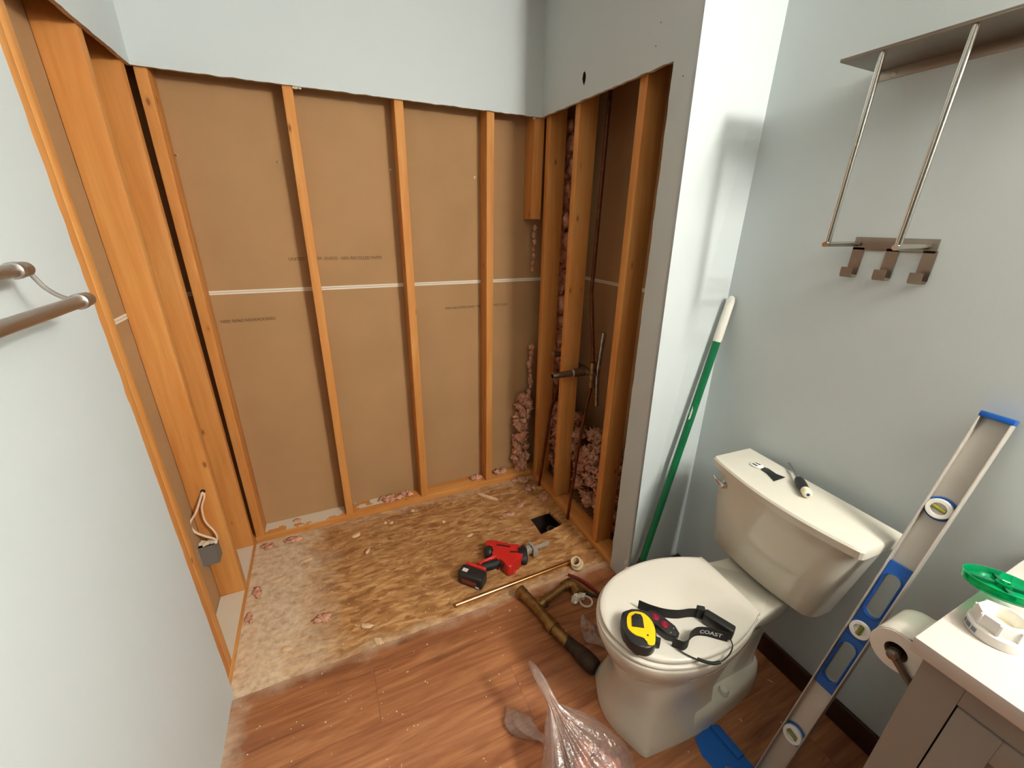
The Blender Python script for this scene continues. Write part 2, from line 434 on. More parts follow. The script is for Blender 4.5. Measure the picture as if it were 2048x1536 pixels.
def two_tone(o, edge_mat='gypsum_edge', axis=0):
    """paint on the broad faces, bare gypsum on the cut edges"""
    o.data.materials.append(MATS[edge_mat])
    for p in o.data.polygons:
        if abs(p.normal[axis]) < .5: p.material_index = 1
    return o
YD = -1.48      # left wall stops here; opening added to cut bounce light off the toilet front
lw = [V2(YD, 0), V2(-.767, 0)] + jag(V2(-.767, .002), V2(-.767, ZT), 120, .0032, 1) + jag(V2(-.767, ZT), V2(-.002, ZT), 50, .0022, 2) + [V2(-.0, ZT), V2(0, HC), V2(YD, HC)]
two_tone(struct(MB().plate([lw], .013, YZ(XL-.013)).build('wall_left', 'wall_paint', sharp=30)))
bw = jag(V2(XL-.013, ZT), V2(.959, ZT), 110, .0022, 3) + [V2(.959, ZT), V2(.959, HC), V2(XL-.013, HC)]
two_tone(struct(MB().plate([bw], .013, XZ(0)).build('wall_back', 'wall_paint', sharp=30)), axis=1)
YC = -.832
aw = [V2(-.013, HC), V2(-.013, ZT)] + jag(V2(-.014, ZT), V2(YC, ZT-.008), 60, .0022, 4) + jag(V2(YC, ZT-.008), V2(YC+.006, .0), 110, .002, 5) + [V2(YC+.006, 0), V2(-.938, 0), V2(-.938, HC)]
hole = [V2(-.354+a*.013, 2.021+b*.023) for a, b in ((-.2, -1), (.5, -.5), (.9, .1), (.5, .9), (-.3, 1), (-.8, .5), (-1, -.2))]
pts_hole = hole
o = MB().plate([aw, hole], .013, YZ(XR))
for v in o.bm.verts:
    if v.co.y < -.9: v.co.y -= .014*(1-v.co.z)
    v.co.x += .009*(1-v.co.z)
wa = two_tone(struct(o.build('wall_alcove', 'wall_paint', sharp=30))); wa.data.materials.append(MATS['void_wood_shade'])
for p in wa.data.polygons:
    q = p.center+wa.location
    if p.material_index == 1 and abs(q.y+.354) < .02 and abs(q.z-2.021) < .03: p.material_index = 2  # hole rim coloured dark in place of shade inside the wall
# the face beside the toilet tank
nb = MB()
c0 = lambda z, dy: Vector((XR+.009*(1-z), -.938-.014*(1-z)+dy, z))
nb.loft([[c0(z, 0), Vector((XW+.01, -.936, z)), Vector((XW+.01, -.924, z)), c0(z, .012)] for z in (0, HC)])
struct(nb.build('wall_niche', 'wall_paint'))
struct(MB().box((XW, YR, 0), (XW+.013, -.930, HC)).build('wall_right', 'wall_paint'))
struct(MB().box((-1.72, YR-.02, 0), (XW+.013, YR, HC)).build('wall_rear', 'rear_paint'))
struct(MB().box((-1.72, YR, 0), (-1.70, -1.2, HC)).build('wall_hall', 'rear_paint'))
struct(MB().box((-1.70, -1.22, 0), (XL-.10, -1.2, HC)).build('wall_hall_end', 'rear_paint'))
struct(MB().box((XL-.115, YD-.018, .0105), (XL+.004, YD-.001, HC-.002), .002).build('trim_1', 'ceiling_paint'))
struct(MB().box((-1.72, YR-.02, HC), (1.32, .12, HC+.02)).build('ceiling', 'ceiling_paint'))
# drywall of the rooms behind, seen between the studs
for y_, z_ in ((-.758, 2.061), (-.747, 2.007), (-.878, 1.899)): MB().lathe([(.0022, 0), (.0018, .0008)], axis_m((XR+.009*(1-z_)-.0002, y_, z_), (-1, 0, 0)), 10).build('nail_hole', 'box_grey', bpy.data.objects['wall_alcove'])
m = MB()
for x_ in (-.085, -.078, -.066, .905): m.blob((x_, -.005, 1.951), random.uniform(.004, .007), .5, 2.4, 2, (1.2, .8, .8))
m.build('torn_paper', 'seam_white', bpy.data.objects['wall_back'])
wb = struct(MB().box((-.67, .0895, -.018), (1.30, .1015, HC)).build('wall_back_board', 'cardboard'))
lb = struct(MB().box((-.669, -1.0, -.018), (-.657, .0895, HC)).build('wall_left_board', 'cardboard'))
cb = struct(MB().box((1.285, -.925, -.018), (1.297, .0895, HC)).build('wall_chase_board', 'cardboard'))
def seam(board, a, b, n):
    a = Vector(a); b = Vector(b); n = Vector(n)
    m = MB()
    for z0, z1 in ((1.2065, 1.2135), (1.2155, 1.2225)):
        q = [a+Vector((0, 0, z0)), b+Vector((0, 0, z0)), b+Vector((0, 0, z1)), a+Vector((0, 0, z1))]
        m.loft([q, [p+n*.0012 for p in q]])
    m.build('panel_seam', 'seam_white', board)
seam(wb, (-.655, .0893, 0), (1.28, .0893, 0), (0, -1, 0)); seam(lb, (-.657, -.95, 0), (-.657, .08, 0), (1, 0, 0)); seam(cb, (1.285, -.9, 0), (1.285, .08, 0), (-1, 0, 0))
text_mesh('UNITED  LOGEM  OVIDO  100% RECYCLED PAPER', .0185, frame((-.208, .0885, 1.337), (1, 0, 0), (0, 0, 1)), 'ink_brown', wb, xs=.94)
text_mesh('N00I 96960 N0300424300E0', .0185, frame((-.505, .0885, 1.088), (1, 0, 0), (0, 0, 1)), 'ink_brown', wb, xs=.93)
text_mesh('9S96 GALLITZIN OHIO 100% GYPSUM RECYCLED', .0165, frame((.468, .0885, 1.081), (1, 0, 0), (0, 0, 1)), 'ink_brown', wb, xs=.98)
# floors
struct(MB().box((-1.71, YR, -.008), (XW+.02, -1.22, .0098)).box((XL-.02, -1.2205, -.008), (XW+.02, -.7935, .010), .001).build('floor', 'laminate', root=(.34, -2.2, 0)))
hl = [V2(.764, -.358), V2(.835, -.352), V2(.893, -.352), V2(.899, -.40), V2(.908, -.476), V2(.84, -.49), V2(.765, -.499), V2(.766, -.43)]
struct(MB().plate([[V2(-.67, -.82), V2(1.30, -.82), V2(1.30, .1), V2(-.67, .1)], hl], -.018, Matrix()).build('floor_subfloor', 'osb', root=(.3, -.36, 0)))
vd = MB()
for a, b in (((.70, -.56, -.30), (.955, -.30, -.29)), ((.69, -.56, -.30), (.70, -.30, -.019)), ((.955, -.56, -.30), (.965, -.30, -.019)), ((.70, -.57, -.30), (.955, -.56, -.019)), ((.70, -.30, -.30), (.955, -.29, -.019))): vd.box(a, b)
struct(vd.build('floor_void', 'void_wood_shade'))
struct(MB().box((XW-.013, -1.83, .0105), (XW-.0005, -.951, .095), .003).build('baseboard_right', 'dark_wood'))
struct(MB().box((1.00, -.963, .0105), (XW-.0135, -.951, .093), .003).build('baseboard_niche', 'dark_wood'))
dl = MB().box((-.555, -.792, 0.0005), (-.5535, YR+.01, .004)); dl.bm.free()

# ------------------------------------------------------------------ framing
def stud(a, b, label, group, name='wall_stud', ax='z', top=(0, 0), bev=.003):
    m = MB().box(a, b, bev)
    for v in m.bm.verts:
        k = (v.co.z-a[2])/(b[2]-a[2]) if ax == 'z' else 0
        v.co.x += top[0]*k; v.co.y += top[1]*k
    return tag(m.build(name, 'pine_'+ax), label, 'stud' if name == 'wall_stud' else 'wood plate', group)
GB, GL, GR = 'studs of the back wall', 'studs of the left wall', 'studs of the right plumbing wall'
P = .038; ZTOP = HC-.04
stud((-.562, .001, P), (-.526, .089, ZTOP), 'pine stud of the back wall in the left corner, right of the black gap', GB, top=(.012, 0))
stud((-.144, .001, P), (-.108, .089, ZTOP), 'second pine stud from the left on the back wall', GB, top=(.022, 0))
stud((.257, .001, P), (.294, .089, ZTOP), 'middle pine stud of the back wall with pink fluff beside its foot', GB, top=(.020, 0))
stud((.651, .001, P), (.688, .089, ZTOP), 'rightmost full pine stud of the back wall, its left side in view', GB, top=(.026, 0))
stud((.903, .001, 1.52), (.958, .0885, ZTOP), 'short cut off pine stud hanging in the right back corner under the drywall', GB, top=(.01, 0))
stud((-.656, -.335, P), (-.567, -.297, ZTOP), 'wide left wall stud with the white cables and grey box on it', GL)
stud((-.656, -.055, P), (-.567, -.019, ZTOP), 'left wall stud with many small knots, left of the black corner gap', GL)
stud((-.656, -.778, P), (-.567, -.7395, ZTOP), 'outermost left wall stud, mostly hidden by the ragged drywall edge', GL)
stud((-.656, -.739, P), (-.567, -.7005, ZTOP), 'middle one of the three left wall studs nailed together at the drywall edge', GL)
stud((-.656, -.700, P), (-.567, -.662, ZTOP), 'inner one of the three left wall studs nailed together at the drywall edge', GL)
stud((.960, -.060, P), (1.048, -.018, ZTOP), 'plumbing wall stud nearest the back corner, left of the valve', GR)
stud((.960, -.305, P), (1.048, -.267, ZTOP), 'plumbing wall stud behind the shower valve beside the tall copper pipe', GR)
stud((.960, -.700, P), (1.048, -.660, ZTOP), 'plumbing wall stud nearest the painted wall edge', GR)
stud((-.5665, .001, .0005), (.9575, .089, P-.0005), 'long pine floor plate under the back wall studs with white dust', 'floor plates', 'sole_plate', 'x')
stud((-.656, -.80, .0005), (-.567, .088, P-.0005), 'pine floor plate under the left wall studs covered in white dust', 'floor plates', 'sole_plate', 'y')
stud((.960, -.925, .0005), (1.048, .088, P-.0005), 'pine floor plate under the plumbing wall studs beside the square floor hole', 'floor plates', 'sole_plate', 'y')
# plaster dust lying on the plates
def dust_sheet(outline, z, label, seed, hole=.45):
    m = MB(); x0, y0, x1, y1 = outline; n = int((x1-x0)/.012)+1; k = int((y1-y0)/.012)+1
    g = {}
    for i in range(n+1):
        for j in range(k+1):
            x = x0+(x1-x0)*i/n; y = y0+(y1-y0)*j/k
            g[i, j] = (x, y, noise.noise(Vector((x*5+seed, y*9, seed)))*.5+.5 + .25*noise.noise(Vector((x*30, y*30, seed))))
    vs = {}
    for (i, j), (x, y, h) in g.items(): vs[i, j] = m.bm.verts.new((x, y, z+max(.0002, .0035*(h-hole+.25))))
    for i in range(n):
        for j in range(k):
            if sum(g[a][2] for a in ((i, j), (i+1, j), (i, j+1), (i+1, j+1)))/4 > hole:
                m.bm.faces.new((vs[i, j], vs[i+1, j], vs[i+1, j+1], vs[i, j+1]))
    for v in [v for v in m.bm.verts if not v.link_faces]: m.bm.verts.remove(v)
    o = m.build('plaster_dust', 'dust'); tag(o, label, 'dust', kind='stuff')
dust_sheet((-.655, -.699, -.568, -.337), P, 'white plaster dust on the left floor plate in front of the wide stud', 1.0, .08)
dust_sheet((-.655, -.296, -.568, -.056), P, 'white plaster dust on the left floor plate behind the wide stud', 2.0, .15)
dust_sheet((-.525, .002, -.15, .088), P, 'white plaster dust on the back floor plate in the leftmost stud bay', 3.3, .36)
dust_sheet((-.10, .03, .10, .088), P, 'white plaster dust on the back floor plate in the second stud bay', 4.1, .48)
# screw points through the brown board
for i, (x, z) in enumerate(((-.512, 1.715), (-.184, 1.715), (.251, 1.712), (.642, 1.70))):
    m = MB().lathe([(.0026, 0), (.0026, .009), (.0012, .013), (.0002, .016)], axis_m((x, .0893, z), (0, -1, 0)), 10).lathe([(.0042, 0), (.0042, .0015)], axis_m((x, .0893, z), (0, -1, 0)), 10)
    tag(m.build('drywall_screw', 'screw_metal'), ('screw point in the leftmost brown panel', 'screw point just left of the second back wall stud', 'screw point in the shade just left of the middle back stud', 'screw point just left of the rightmost back stud')[i], 'screw', 'screw points through the brown board')

# ------------------------------------------------------------------ electrical cables and box on the left stud
t = thing('junction_box', (-.632, -.36, .25), 'grey electrical box with torn top on the wide left stud', 'electrical box')
MB().plate([[V2(-.660, .252), V2(-.604, .252), V2(-.604, .338), V2(-.660, .338)]], .003, XZ(-.385)).build('front_plate', 'box_grey', t)
bx = MB()
for a, b in (((-.660, -.3845, .252), (-.657, -.3355, .338)), ((-.607, -.3845, .252), (-.604, -.3355, .338)), ((-.657, -.3845, .252), (-.607, -.3355, .255))): bx.box(a, b)
bx.build('box_shell', 'box_grey', t)
fl = MB()
for k in range(7): fl.blob((-.655+.008*k, -.362+.008*math.sin(k*2), .338), .009, .5, 2.5, 2, (1, 1, .6))
fl.build('torn_lining', 'dust', t)
for pts, r, lab in (([(-.606, -.330, .548), (-.612, -.345, .535), (-.636, -.362, .482), (-.660, -.372, .447), (-.655, -.372, .408), (-.630, -.370, .375), (-.607, -.366, .352), (-.604, -.362, .335)], .0042, 'thicker white cable bowed left between the stud hole and grey box'),
                    ([(-.604, -.330, .548), (-.604, -.343, .528), (-.618, -.352, .490), (-.620, -.355, .432), (-.603, -.358, .385), (-.597, -.360, .358), (-.600, -.360, .340)], .0034, 'thinner white cable running straight down to the grey box')):
    tag(MB().tube(crom(pts, 6), r, 8).build('electrical_cable', 'cable'), lab, 'cable', 'white cables on the left stud')
MB().lathe([(.0085, 0), (.0085, .0015)], axis_m((-.605, -.335, .549), (0, -1, 0)), 12).build('cable_hole', 'black_rubber', bpy.data.objects['wall_stud.005'])

# ------------------------------------------------------------------ plumbing in the right wall
sv_ = t = thing('shower_valve', (1.0, -.28, .70), 'old metal shower valve with a stub sticking out past the middle plumbing stud', 'valve')
hollow0 = [[Vector((x_, -.348+r_*math.cos(a), .808+r_*math.sin(a))) for a in [2*math.pi*k/18 for k in range(18)]] for x_, r_ in ((1.06, .021), (.985, .021), (.980, .016), (.905, .016), (.903, .0175), (.872, .0175), (.871, .0125), (.90, .0125))]
MB().loft(hollow0, True, True).build('spout_stub', 'valve_metal', t)
MB().tube([(1.067, -.13, .812), (1.067, -.2, .808), (1.067, -.36, .808), (1.067, -.42, .812)], [.014, .02, .02, .014], 12).tube([(1.067, -.25, .71), (1.067, -.25, .92)], .014, 12).build('valve_body', 'valve_metal', t)
MB().tube([(1.064, -.150, .835), (1.03, -.150, .845), (.985, -.150, .850)], [.014, .015, .017], 12).build('valve_stem', 'valve_metal', t)
for yy in (-.13, -.40):
    MB().tube([(1.067, yy, .74), (1.067, yy, .87)], .016, 10).build('union_nut', 'brass_old', t)
tag(MB().tube([(1.09, -.322, 2.3), (1.075, -.325, 1.2), (1.067, -.40, .872)], .009, 10).build('copper_pipe', 'copper_old'), 'tall copper riser pipe beside the middle plumbing stud, up to the wall top', 'pipe', 'copper pipes in the plumbing wall')
tag(MB().tube([(1.067, -.40, .738), (1.03, -.40, .5), (.952, -.452, .001)], .0085, 10).build('copper_pipe', 'copper_old'), 'copper supply pipe running down beside the square floor hole', 'pipe', 'copper pipes in the plumbing wall')
tag(MB().tube([(1.067, -.13, .738), (1.02, -.10, .5), (.952, -.118, .001)], .0085, 10).build('copper_pipe', 'copper_old'), 'copper supply pipe at the foot of the first plumbing wall stud', 'pipe', 'copper pipes in the plumbing wall')
tag(MB().tube([(1.067, -.13, .872), (1.067, -.125, 1.10)], .012, 10).build('pipe_stub', 'brass_dark'), 'dark short capped pipe standing above the left end of the valve', 'pipe')
MB().tube([(1.10, -.415, .64), (1.09, -.41, .80), (1.10, -.417, 1.02)], .012, 10).build('side_pipe', 'valve_metal', sv_)
t = thing('floor_drain_pipe', (.865, -.425, -.29), 'drain pipe with pale ring end inside the square floor hole', 'pipe')
MB().tube([(.866, -.43, -.29), (.866, -.43, -.06)], .022, 18, False).build('pipe_body', 'brass_dark', t)
rg = MB(); rg.loft([[Vector((.866+r*math.cos(a), -.43+r*math.sin(a), z)) for a in [2*math.pi*k/24 for k in range(24)]] for r, z in ((.019, -.062), (.0245, -.062), (.0245, -.054), (.019, -.054), (.019, -.062))], False, False); rg.build('pipe_rim', 'valve_metal', t)

# ------------------------------------------------------------------ pink insulation
def pile(specs, label, sub=3, name='pink_insulation'):
    m = MB()
    for c, r, sc in specs: m.blob(c, r, .6, 2.4, sub, sc, .9)
    return tag(m.build(name, 'foam_pink', sharp=180), label, 'insulation', kind='stuff')
sp = []
for k in range(60):
    z = .05+.5*(k/60)**1.1; wd = .05*(1-.6*k/60)+.012
    sp.append(((.915+random.uniform(-wd, .03), .045+random.uniform(-.03, .03), z), random.uniform(.014, .026), (1, 1, 1)))
for k in range(9): sp.append(((.952+random.uniform(-.01, .004), .045, .56+.035*k), random.uniform(.008, .014), (.8, 1, 1.5)))
for k in range(7): sp.append(((.948+random.uniform(-.008, .004), .045, 1.27+.035*k), random.uniform(.006, .012), (.8, 1, 1.5)))
pile(sp, 'fluffy pink insulation stuffed in the back right corner behind the stud')
sp = []
for k in range(170):
    y = random.uniform(-.64, -.01); top = .50 if y > -.25 else .44-.5*max(0, -.36-y)
    z = random.uniform(.04, max(.1, top)); sp.append(((1.15+random.uniform(-.09, .06), y, max(z, .05)), random.uniform(.022, .036), (1, 1, .9)))
for k in range(44): sp.append(((random.uniform(1.08, 1.22), random.uniform(-.86, -.62), random.uniform(.04, .14)), random.uniform(.018, .03), (1, 1, .8)))
pile(sp, 'heap of pink insulation fallen inside the plumbing wall', 3)
sp = [((1.115+random.uniform(-.03, .03), .002+random.uniform(-.03, .03), .55+k*.02), random.uniform(.022, .036), (1, 1, 1.3)) for k in range(70)]
pile(sp, 'column of shaded pink insulation between the first two plumbing wall studs', 2)
clumps = [((.10, .045, P), .030, (2.2, .9, .8), 'long pink fluff clump on the back plate left of the middle stud'), ((.185, .050, P), .022, (1.3, .9, 1.0), 'small pink fluff clump against the middle back stud'),
          ((.045, .055, P), .012, (1.5, 1, 1), 'tiny pink fluff at the left end of the long clump'), ((.605, .050, P), .024, (1.4, 1, .9), 'pink fluff clump left of the rightmost back stud'),
          ((.765, .050, P), .027, (1.6, 1.1, .9), 'pink fluff clump right of the rightmost back stud'), ((-.38, .06, P), .012, (1.4, 1, .8), 'small pink crumb on the dusty plate in the leftmost bay'),
          ((.86, -.03, 0), .026, (1.7, 1.2, .7), 'pale fluff on the floor at the back right corner'), ((.89, -.13, 0), .022, (1.2, 1.5, .7), 'pale fluff beside the foot of the corner copper pipe'),
          ((.915, -.235, 0), .020, (1.0, 1.4, .7), 'pale fluff on the floor between the floor hole and the back corner'), ((.755, -.25, 0), .016, (1.4, 1, .5), 'pale flat fluff behind the square floor hole'),
          ((.672, -.29, 0), .020, (2.0, 1.1, .35), 'scattered pink flake left of the square floor hole'), ((-.284, -.575, 0), .026, (1.5, .9, .35), 'ragged pink scrap in the left front of the bare floor'),
          ((-.390, -.045, 0), .022, (2.6, .8, .6), 'pink fluff strip along the foot of the back plate at left'), ((-.515, -.04, 0), .018, (1.5, 1.4, .6), 'pale fluff in the left corner where the two plates meet'),
          ((-.530, -.33, 0), .018, (1.0, 2.2, .5), 'pink fluff along the foot of the left plate'), ((-.545, -.46, 0), .014, (.9, 2.0, .5), 'small pink fluff along the left plate nearer the camera')]
for c, r, sc, lab in clumps:
    m = MB()
    for k in range(9): m.blob((c[0]+random.uniform(-.75, .75)*r*sc[0], c[1]+random.uniform(-.65, .65)*r*sc[1], c[2]+r*sc[2]*random.uniform(.2, .55)), r*random.uniform(.32, .58), .6, 2.4, 3, (sc[0]**.5, sc[1]**.5, sc[2]), 1.0)
    for v in m.bm.verts: v.co.z = max(v.co.z, c[2]+.0004)
    tag(m.build('insulation_clump', 'foam_pink', sharp=180), lab, 'insulation clump', 'loose insulation clumps')
chips = [((-.109, -.134, 0), (.024, .012, .010), .5, 'rounded tan chip in the back left of the bare floor'), ((-.069, -.275, 0), (.020, .008, .012), 1.0, 'upright pale chip near the middle of the bare floor'),
         ((-.345, -.218, 0), (.034, .010, .007), .2, 'broken pale chip left of centre on the bare floor'), ((-.454, -.286, 0), (.036, .016, .004), .1, 'flat pale flake near the left plate'),
         ((-.081, -.770, 0), (.012, .020, .006), .4, 'pale crumb at the laminate edge'), ((-.115, -.685, 0), (.026, .012, .007), -.5, 'curled brown chip near the laminate edge'),
         ((.325, -.215, 0), (.011, .011, .012), 0, 'small round pale crumb in the back middle of the floor'), ((.191, -.056, 0), (.012, .009, .009), 0, 'small crumb at the foot of the middle back stud'),
         ((.039, -.098, 0), (.010, .010, .009), 0, 'left one of two crumbs near the back plate'), ((.068, -.111, 0), (.012, .009, .009), .3, 'right one of two crumbs near the back plate'),
         ((.423, -.363, 0), (.020, .009, .005), .3, 'small flat crumb behind the red saw'), ((-.40, -.66, 0), (.018, .012, .006), -.3, 'pale crumb in the dusty front left corner')]
for c, s, a, lab in chips:
    m = MB().blob((0, 0, .5), 1.0, .35, 1.6, 2, (1, 1, .6))
    mt = Matrix.Translation(c) @ Matrix.Rotation(a, 4, 'Z')
    for v in m.bm.verts: v.co = mt @ Vector((v.co.x*s[0], v.co.y*s[1], max(.0004, v.co.z*s[2])))
    tag(m.build('debris_chip', 'chip', sharp=60), lab, 'chip', 'loose chips on the bare floor')
m = MB()
for k in range(420):
    x = random.uniform(-.54, .93); y = -.78+.76*random.random()
    if .75 < x < .92 and -.51 < y < -.34: continue
    if random.random() > .25+.6*max(0, (-.25-x))+.5*(y > -.12): continue
    r = random.uniform(.0012, .0032); m.blob((x, y, r*.55), r, .4, 2, 1, (1, 1, .7))
tag(m.build('fine_debris', 'dust'), 'fine plaster crumbs scattered over the bare wood floor', 'debris', kind='stuff')
m = MB()
for k in range(75):
    x = random.uniform(-.5, .50); y = random.uniform(-1.30, -.80); r = random.uniform(.001, .0028)
    if x > .16 and y < -1.15: continue
    if x > .44: continue
    m.blob((x, y, .0105+r*.5), r, .4, 2, 1, (1, 1, .7))
tag(m.build('fine_debris', 'dust'), 'sparse white crumbs scattered over the laminate floor', 'debris', kind='stuff')
m = MB(); q = frame((.578, -.055, 0), (.084, -.106, 0), z=(0, 0, 1))
m.prism([(0, -.007), (.03, -.010), (.10, -.009), (.135, -.004), (.12, .004), (.138, .010), (.09, .008), (.02, .011), (-.004, .004)], .001, .011, q, .002)
tag(m.build('wood_splinter', 'chip'), 'pale wood splinter lying near the rightmost back stud', 'wood splinter')

# ------------------------------------------------------------------ reciprocating saw
t = thing('reciprocating_saw', (.50, -.62, 0), 'red and black cordless reciprocating saw lying on the bare floor', 'saw')
body = [(.452, -.520), (.462, -.492), (.500, -.505), (.540, -.553), (.592, -.580), (.606, -.600), (.592, -.640), (.572, -.664), (.530, -.672), (.512, -.690), (.494, -.684), (.487, -.650), (.474, -.626), (.452, -.610), (.446, -.592), (.470, -.585), (.482, -.560), (.470, -.536)]
MB().prism([tuple(p) for p in [q.xy for q in crom([(a, b, 0) for a, b in body], 3, True)]], .006, .066, None, .010, 3).build('saw_body', 'tool_red', t)
MB().prism([(.500, -.540), (.555, -.578), (.550, -.584), (.496, -.546)], .0655, .0672).prism([(.540, -.606), (.580, -.625), (.577, -.632), (.536, -.612)], .0655, .0672).build('vent_slot', 'black_rubber', t)
MB().lathe([(.020, 0), (.030, .008), (.0335, .020), (.031, .034), (.022, .044), (.008, .047)], frame((.478, -.552, .037), (.2, .9, 0), z=(-.95, .20, 0)), 20).build('motor_cap', 'black_plastic', t)
MB().tube(crom([(.474, -.618, .036), (.446, -.622, .036), (.415, -.618, .036), (.385, -.622, .036)], 5), [.021]*6+[.022]*5+[.023]*5, 14).build('grip', 'black_rubber', t)
MB().tube([(.470, -.604, .060), (.44, -.604, .058), (.40, -.606, .056), (.380, -.616, .058)], [.008, .008, .008, .010], 10).build('grip_rib', 'tool_red', t)
MB().prism([(.482, -.628), (.500, -.634), (.496, -.650), (.470, -.648)], .022, .052, None, .004).build('trigger', 'black_plastic', t)
bq = frame((.337, -.650, 0), (.075, -.078, 0), z=(0, 0, 1))
b = MB().box((-.060, -.030, .006), (.060, .030, .066), .009, bq, 3); bat = b.build('battery', 'black_plastic', t)
MB().box((-.036, -.0312, .022), (.034, -.0298, .040), 0, bq).build('battery_label', 'tool_red_dull', bat)
MB().box((-.045, -.012, .0655), (-.020, .006, .0668), 0, bq).build('battery_mark', 'print_white', bat)
MB().box((.030, -.0312, .012), (.046, -.0298, .020), 0, bq).build('battery_mark', 'print_white', bat)
MB().box((-.050, .030, .008), (.050, .046, .070), .008, bq, 3).build('battery_rail', 'tool_red', t)
MB().loft([[Vector((.600, -.625, .036))+Vector((.86, -.28, 0)).normalized()*d + (Vector((.30, .92, 0)).normalized()*math.cos(a)*r + Vector((0, 0, 1))*math.sin(a)*min(r, .033)) for a in [2*math.pi*k/20 for k in range(20)]] for d, r in ((-.026, .042), (-.012, .051), (.002, .054), (.012, .049), (.017, .034))]).build('rubber_boot', 'black_rubber', t)
sd = Vector((.95, .10, 0)).normalized()
sq = frame((.618, -.606, .034), sd, z=(0, 0, 1))
MB().box((0, -.011, -.010), (.040, .011, .010), .003, sq).build('blade_clamp', 'steel_dark', t)
MB().prism([(.030, -.030), (.046, -.040), (.054, -.034), (.050, -.004), (.054, .026), (.046, .034), (.034, .026), (.042, 0)], -.024, .014, sq, .002).build('foot_shoe', 'steel_satin', t)
MB().box((-.004, -.016, -.014), (.034, .016, .016), .004, sq).build('nose', 'steel_satin', t)
MB().prism([(.036, -.009), (.135, -.011), (.152, .003), (.144, .009), (.036, .010)], -.0012, .0012, frame((.618, -.606, .034), sd+Vector((0, .04, -.10)), z=(0, -.25, .97))).build('saw_blade', 'steel_satin', t)

# ------------------------------------------------------------------ small plumbing bits on the floor
tag(MB().tube([(.232, -.742, .0125), (.80, -.730, .0125)], .0095, 16).build('copper_rod', 'copper_bright'), 'straight bright copper tube lying along the laminate edge', 'pipe')
t = thing('pvc_coupling', (.82, -.758, 0), 'cream plastic pipe coupling standing by the copper tube', 'coupling')
cq = axis_m((.822, -.762, .004), (-.42, -.12, .9))
MB().loft([[cq @ Vector((r*math.cos(a), r*math.sin(a), z)) for a in [2*math.pi*k/28 for k in range(28)]] for r, z in ((.018, .006), (.027, .006), (.029, .012), (.029, .026), (.024, .032), (.024, .052), (.021, .054), (.017, .053), (.017, .010), (.018, .006))], False, False).build('coupling_body', 'pvc_cream', t)
t = thing('brass_drain_tee', (.55, -1.0, .010), 'old brass waste pipe with side branch lying beside the toilet', 'drain pipe')
mz = .036
MB().tube(crom([(.500, -.806, mz), (.524, -.885, mz), (.545, -1.0, mz), (.566, -1.085, mz)], 5), .022, 18).tube([(.499, -.800, mz), (.505, -.826, mz)], .0255, 18).tube([(.540, -.985, mz), (.547, -1.015, mz)], .0265, 18).build('main_pipe', 'brass_old', t)
MB().tube(crom([(.560, -1.06, mz), (.580, -1.125, mz+.002), (.598, -1.182, mz), (.606, -1.205, mz)], 5), [.021, .021, .022, .023, .024, .026, .028, .030, .031, .031, .031, .031, .030, .030, .029, .027], 18).build('elbow_end', 'brass_dark', t)
MB().tube([(.515, -.905, mz), (.570, -.888, mz)], .021, 16).tube([(.566, -.890, mz), (.578, -.886, mz)], .025, 16).tube([(.575, -.887, mz), (.690, -.856, mz)], .0165, 16).build('branch_pipe', 'brass_old', t)
MB().tube(crom([(.680, -.860, mz), (.712, -.852, mz), (.728, -.872, mz), (.728, -.900, mz-.004)], 5), [.021]*6+[.023]*5+[.025]*5, 16).tube([(.728, -.892, mz-.002), (.729, -.912, mz-.004)], .029, 18).build('branch_elbow', 'brass_old', t)
m = MB()
for k in range(9): m.blob((.716+random.uniform(-.022, .022), -.918+random.uniform(-.010, .010), .024+random.uniform(-.008, .012)), .013, .5, 2.5, 2)
m.build('putty_lump', 'putty', t)
m = MB(); m.loft([[Vector((.742+r*math.cos(a), -.945+r*math.sin(a), z)) for a in [2*math.pi*k/30 for k in range(30)]] for r, z in ((.022, .0105), (.0285, .0105), (.030, .014), (.0285, .0175), (.022, .0165), (.022, .0105))], False, False)
tag(m.build('washer_ring', 'clear_plastic'), 'pale plastic washer ring lying beside the putty end of the brass pipe', 'washer')
t = thing('slip_joint_pliers', (.79, -.90, .010), 'pliers with long dark red handles lying beside the toilet', 'pliers')
MB().tube(crom([(.744, -.796, .020), (.778, -.845, .022), (.800, -.895, .020), (.812, -.945, .018)], 5), [.006, .0065]+[.007]*8+[.0065]*6, 10).build('handle', 'plier_red', t)
MB().tube(crom([(.748, -.862, .020), (.765, -.905, .018), (.788, -.935, .017), (.816, -.950, .017)], 5), [.006, .0065]+[.007]*8+[.0065]*6, 10).build('handle', 'brass_dark', t)
MB().prism([(-.018, -.010), (.010, -.014), (.055, -.010), (.062, 0), (.055, .009), (.010, .014), (-.018, .010)], 0, .012, frame((.815, -.948, .0105), (.022, -.030, 0), z=(0, 0, 1)), .003).build('jaw', 'brass_dark', t)
MB().lathe([(.006, 0), (.006, .003), (.004, .004)], Matrix.Translation((.815, -.948, .0225)), 12).build('pivot', 'steel_dark', t)
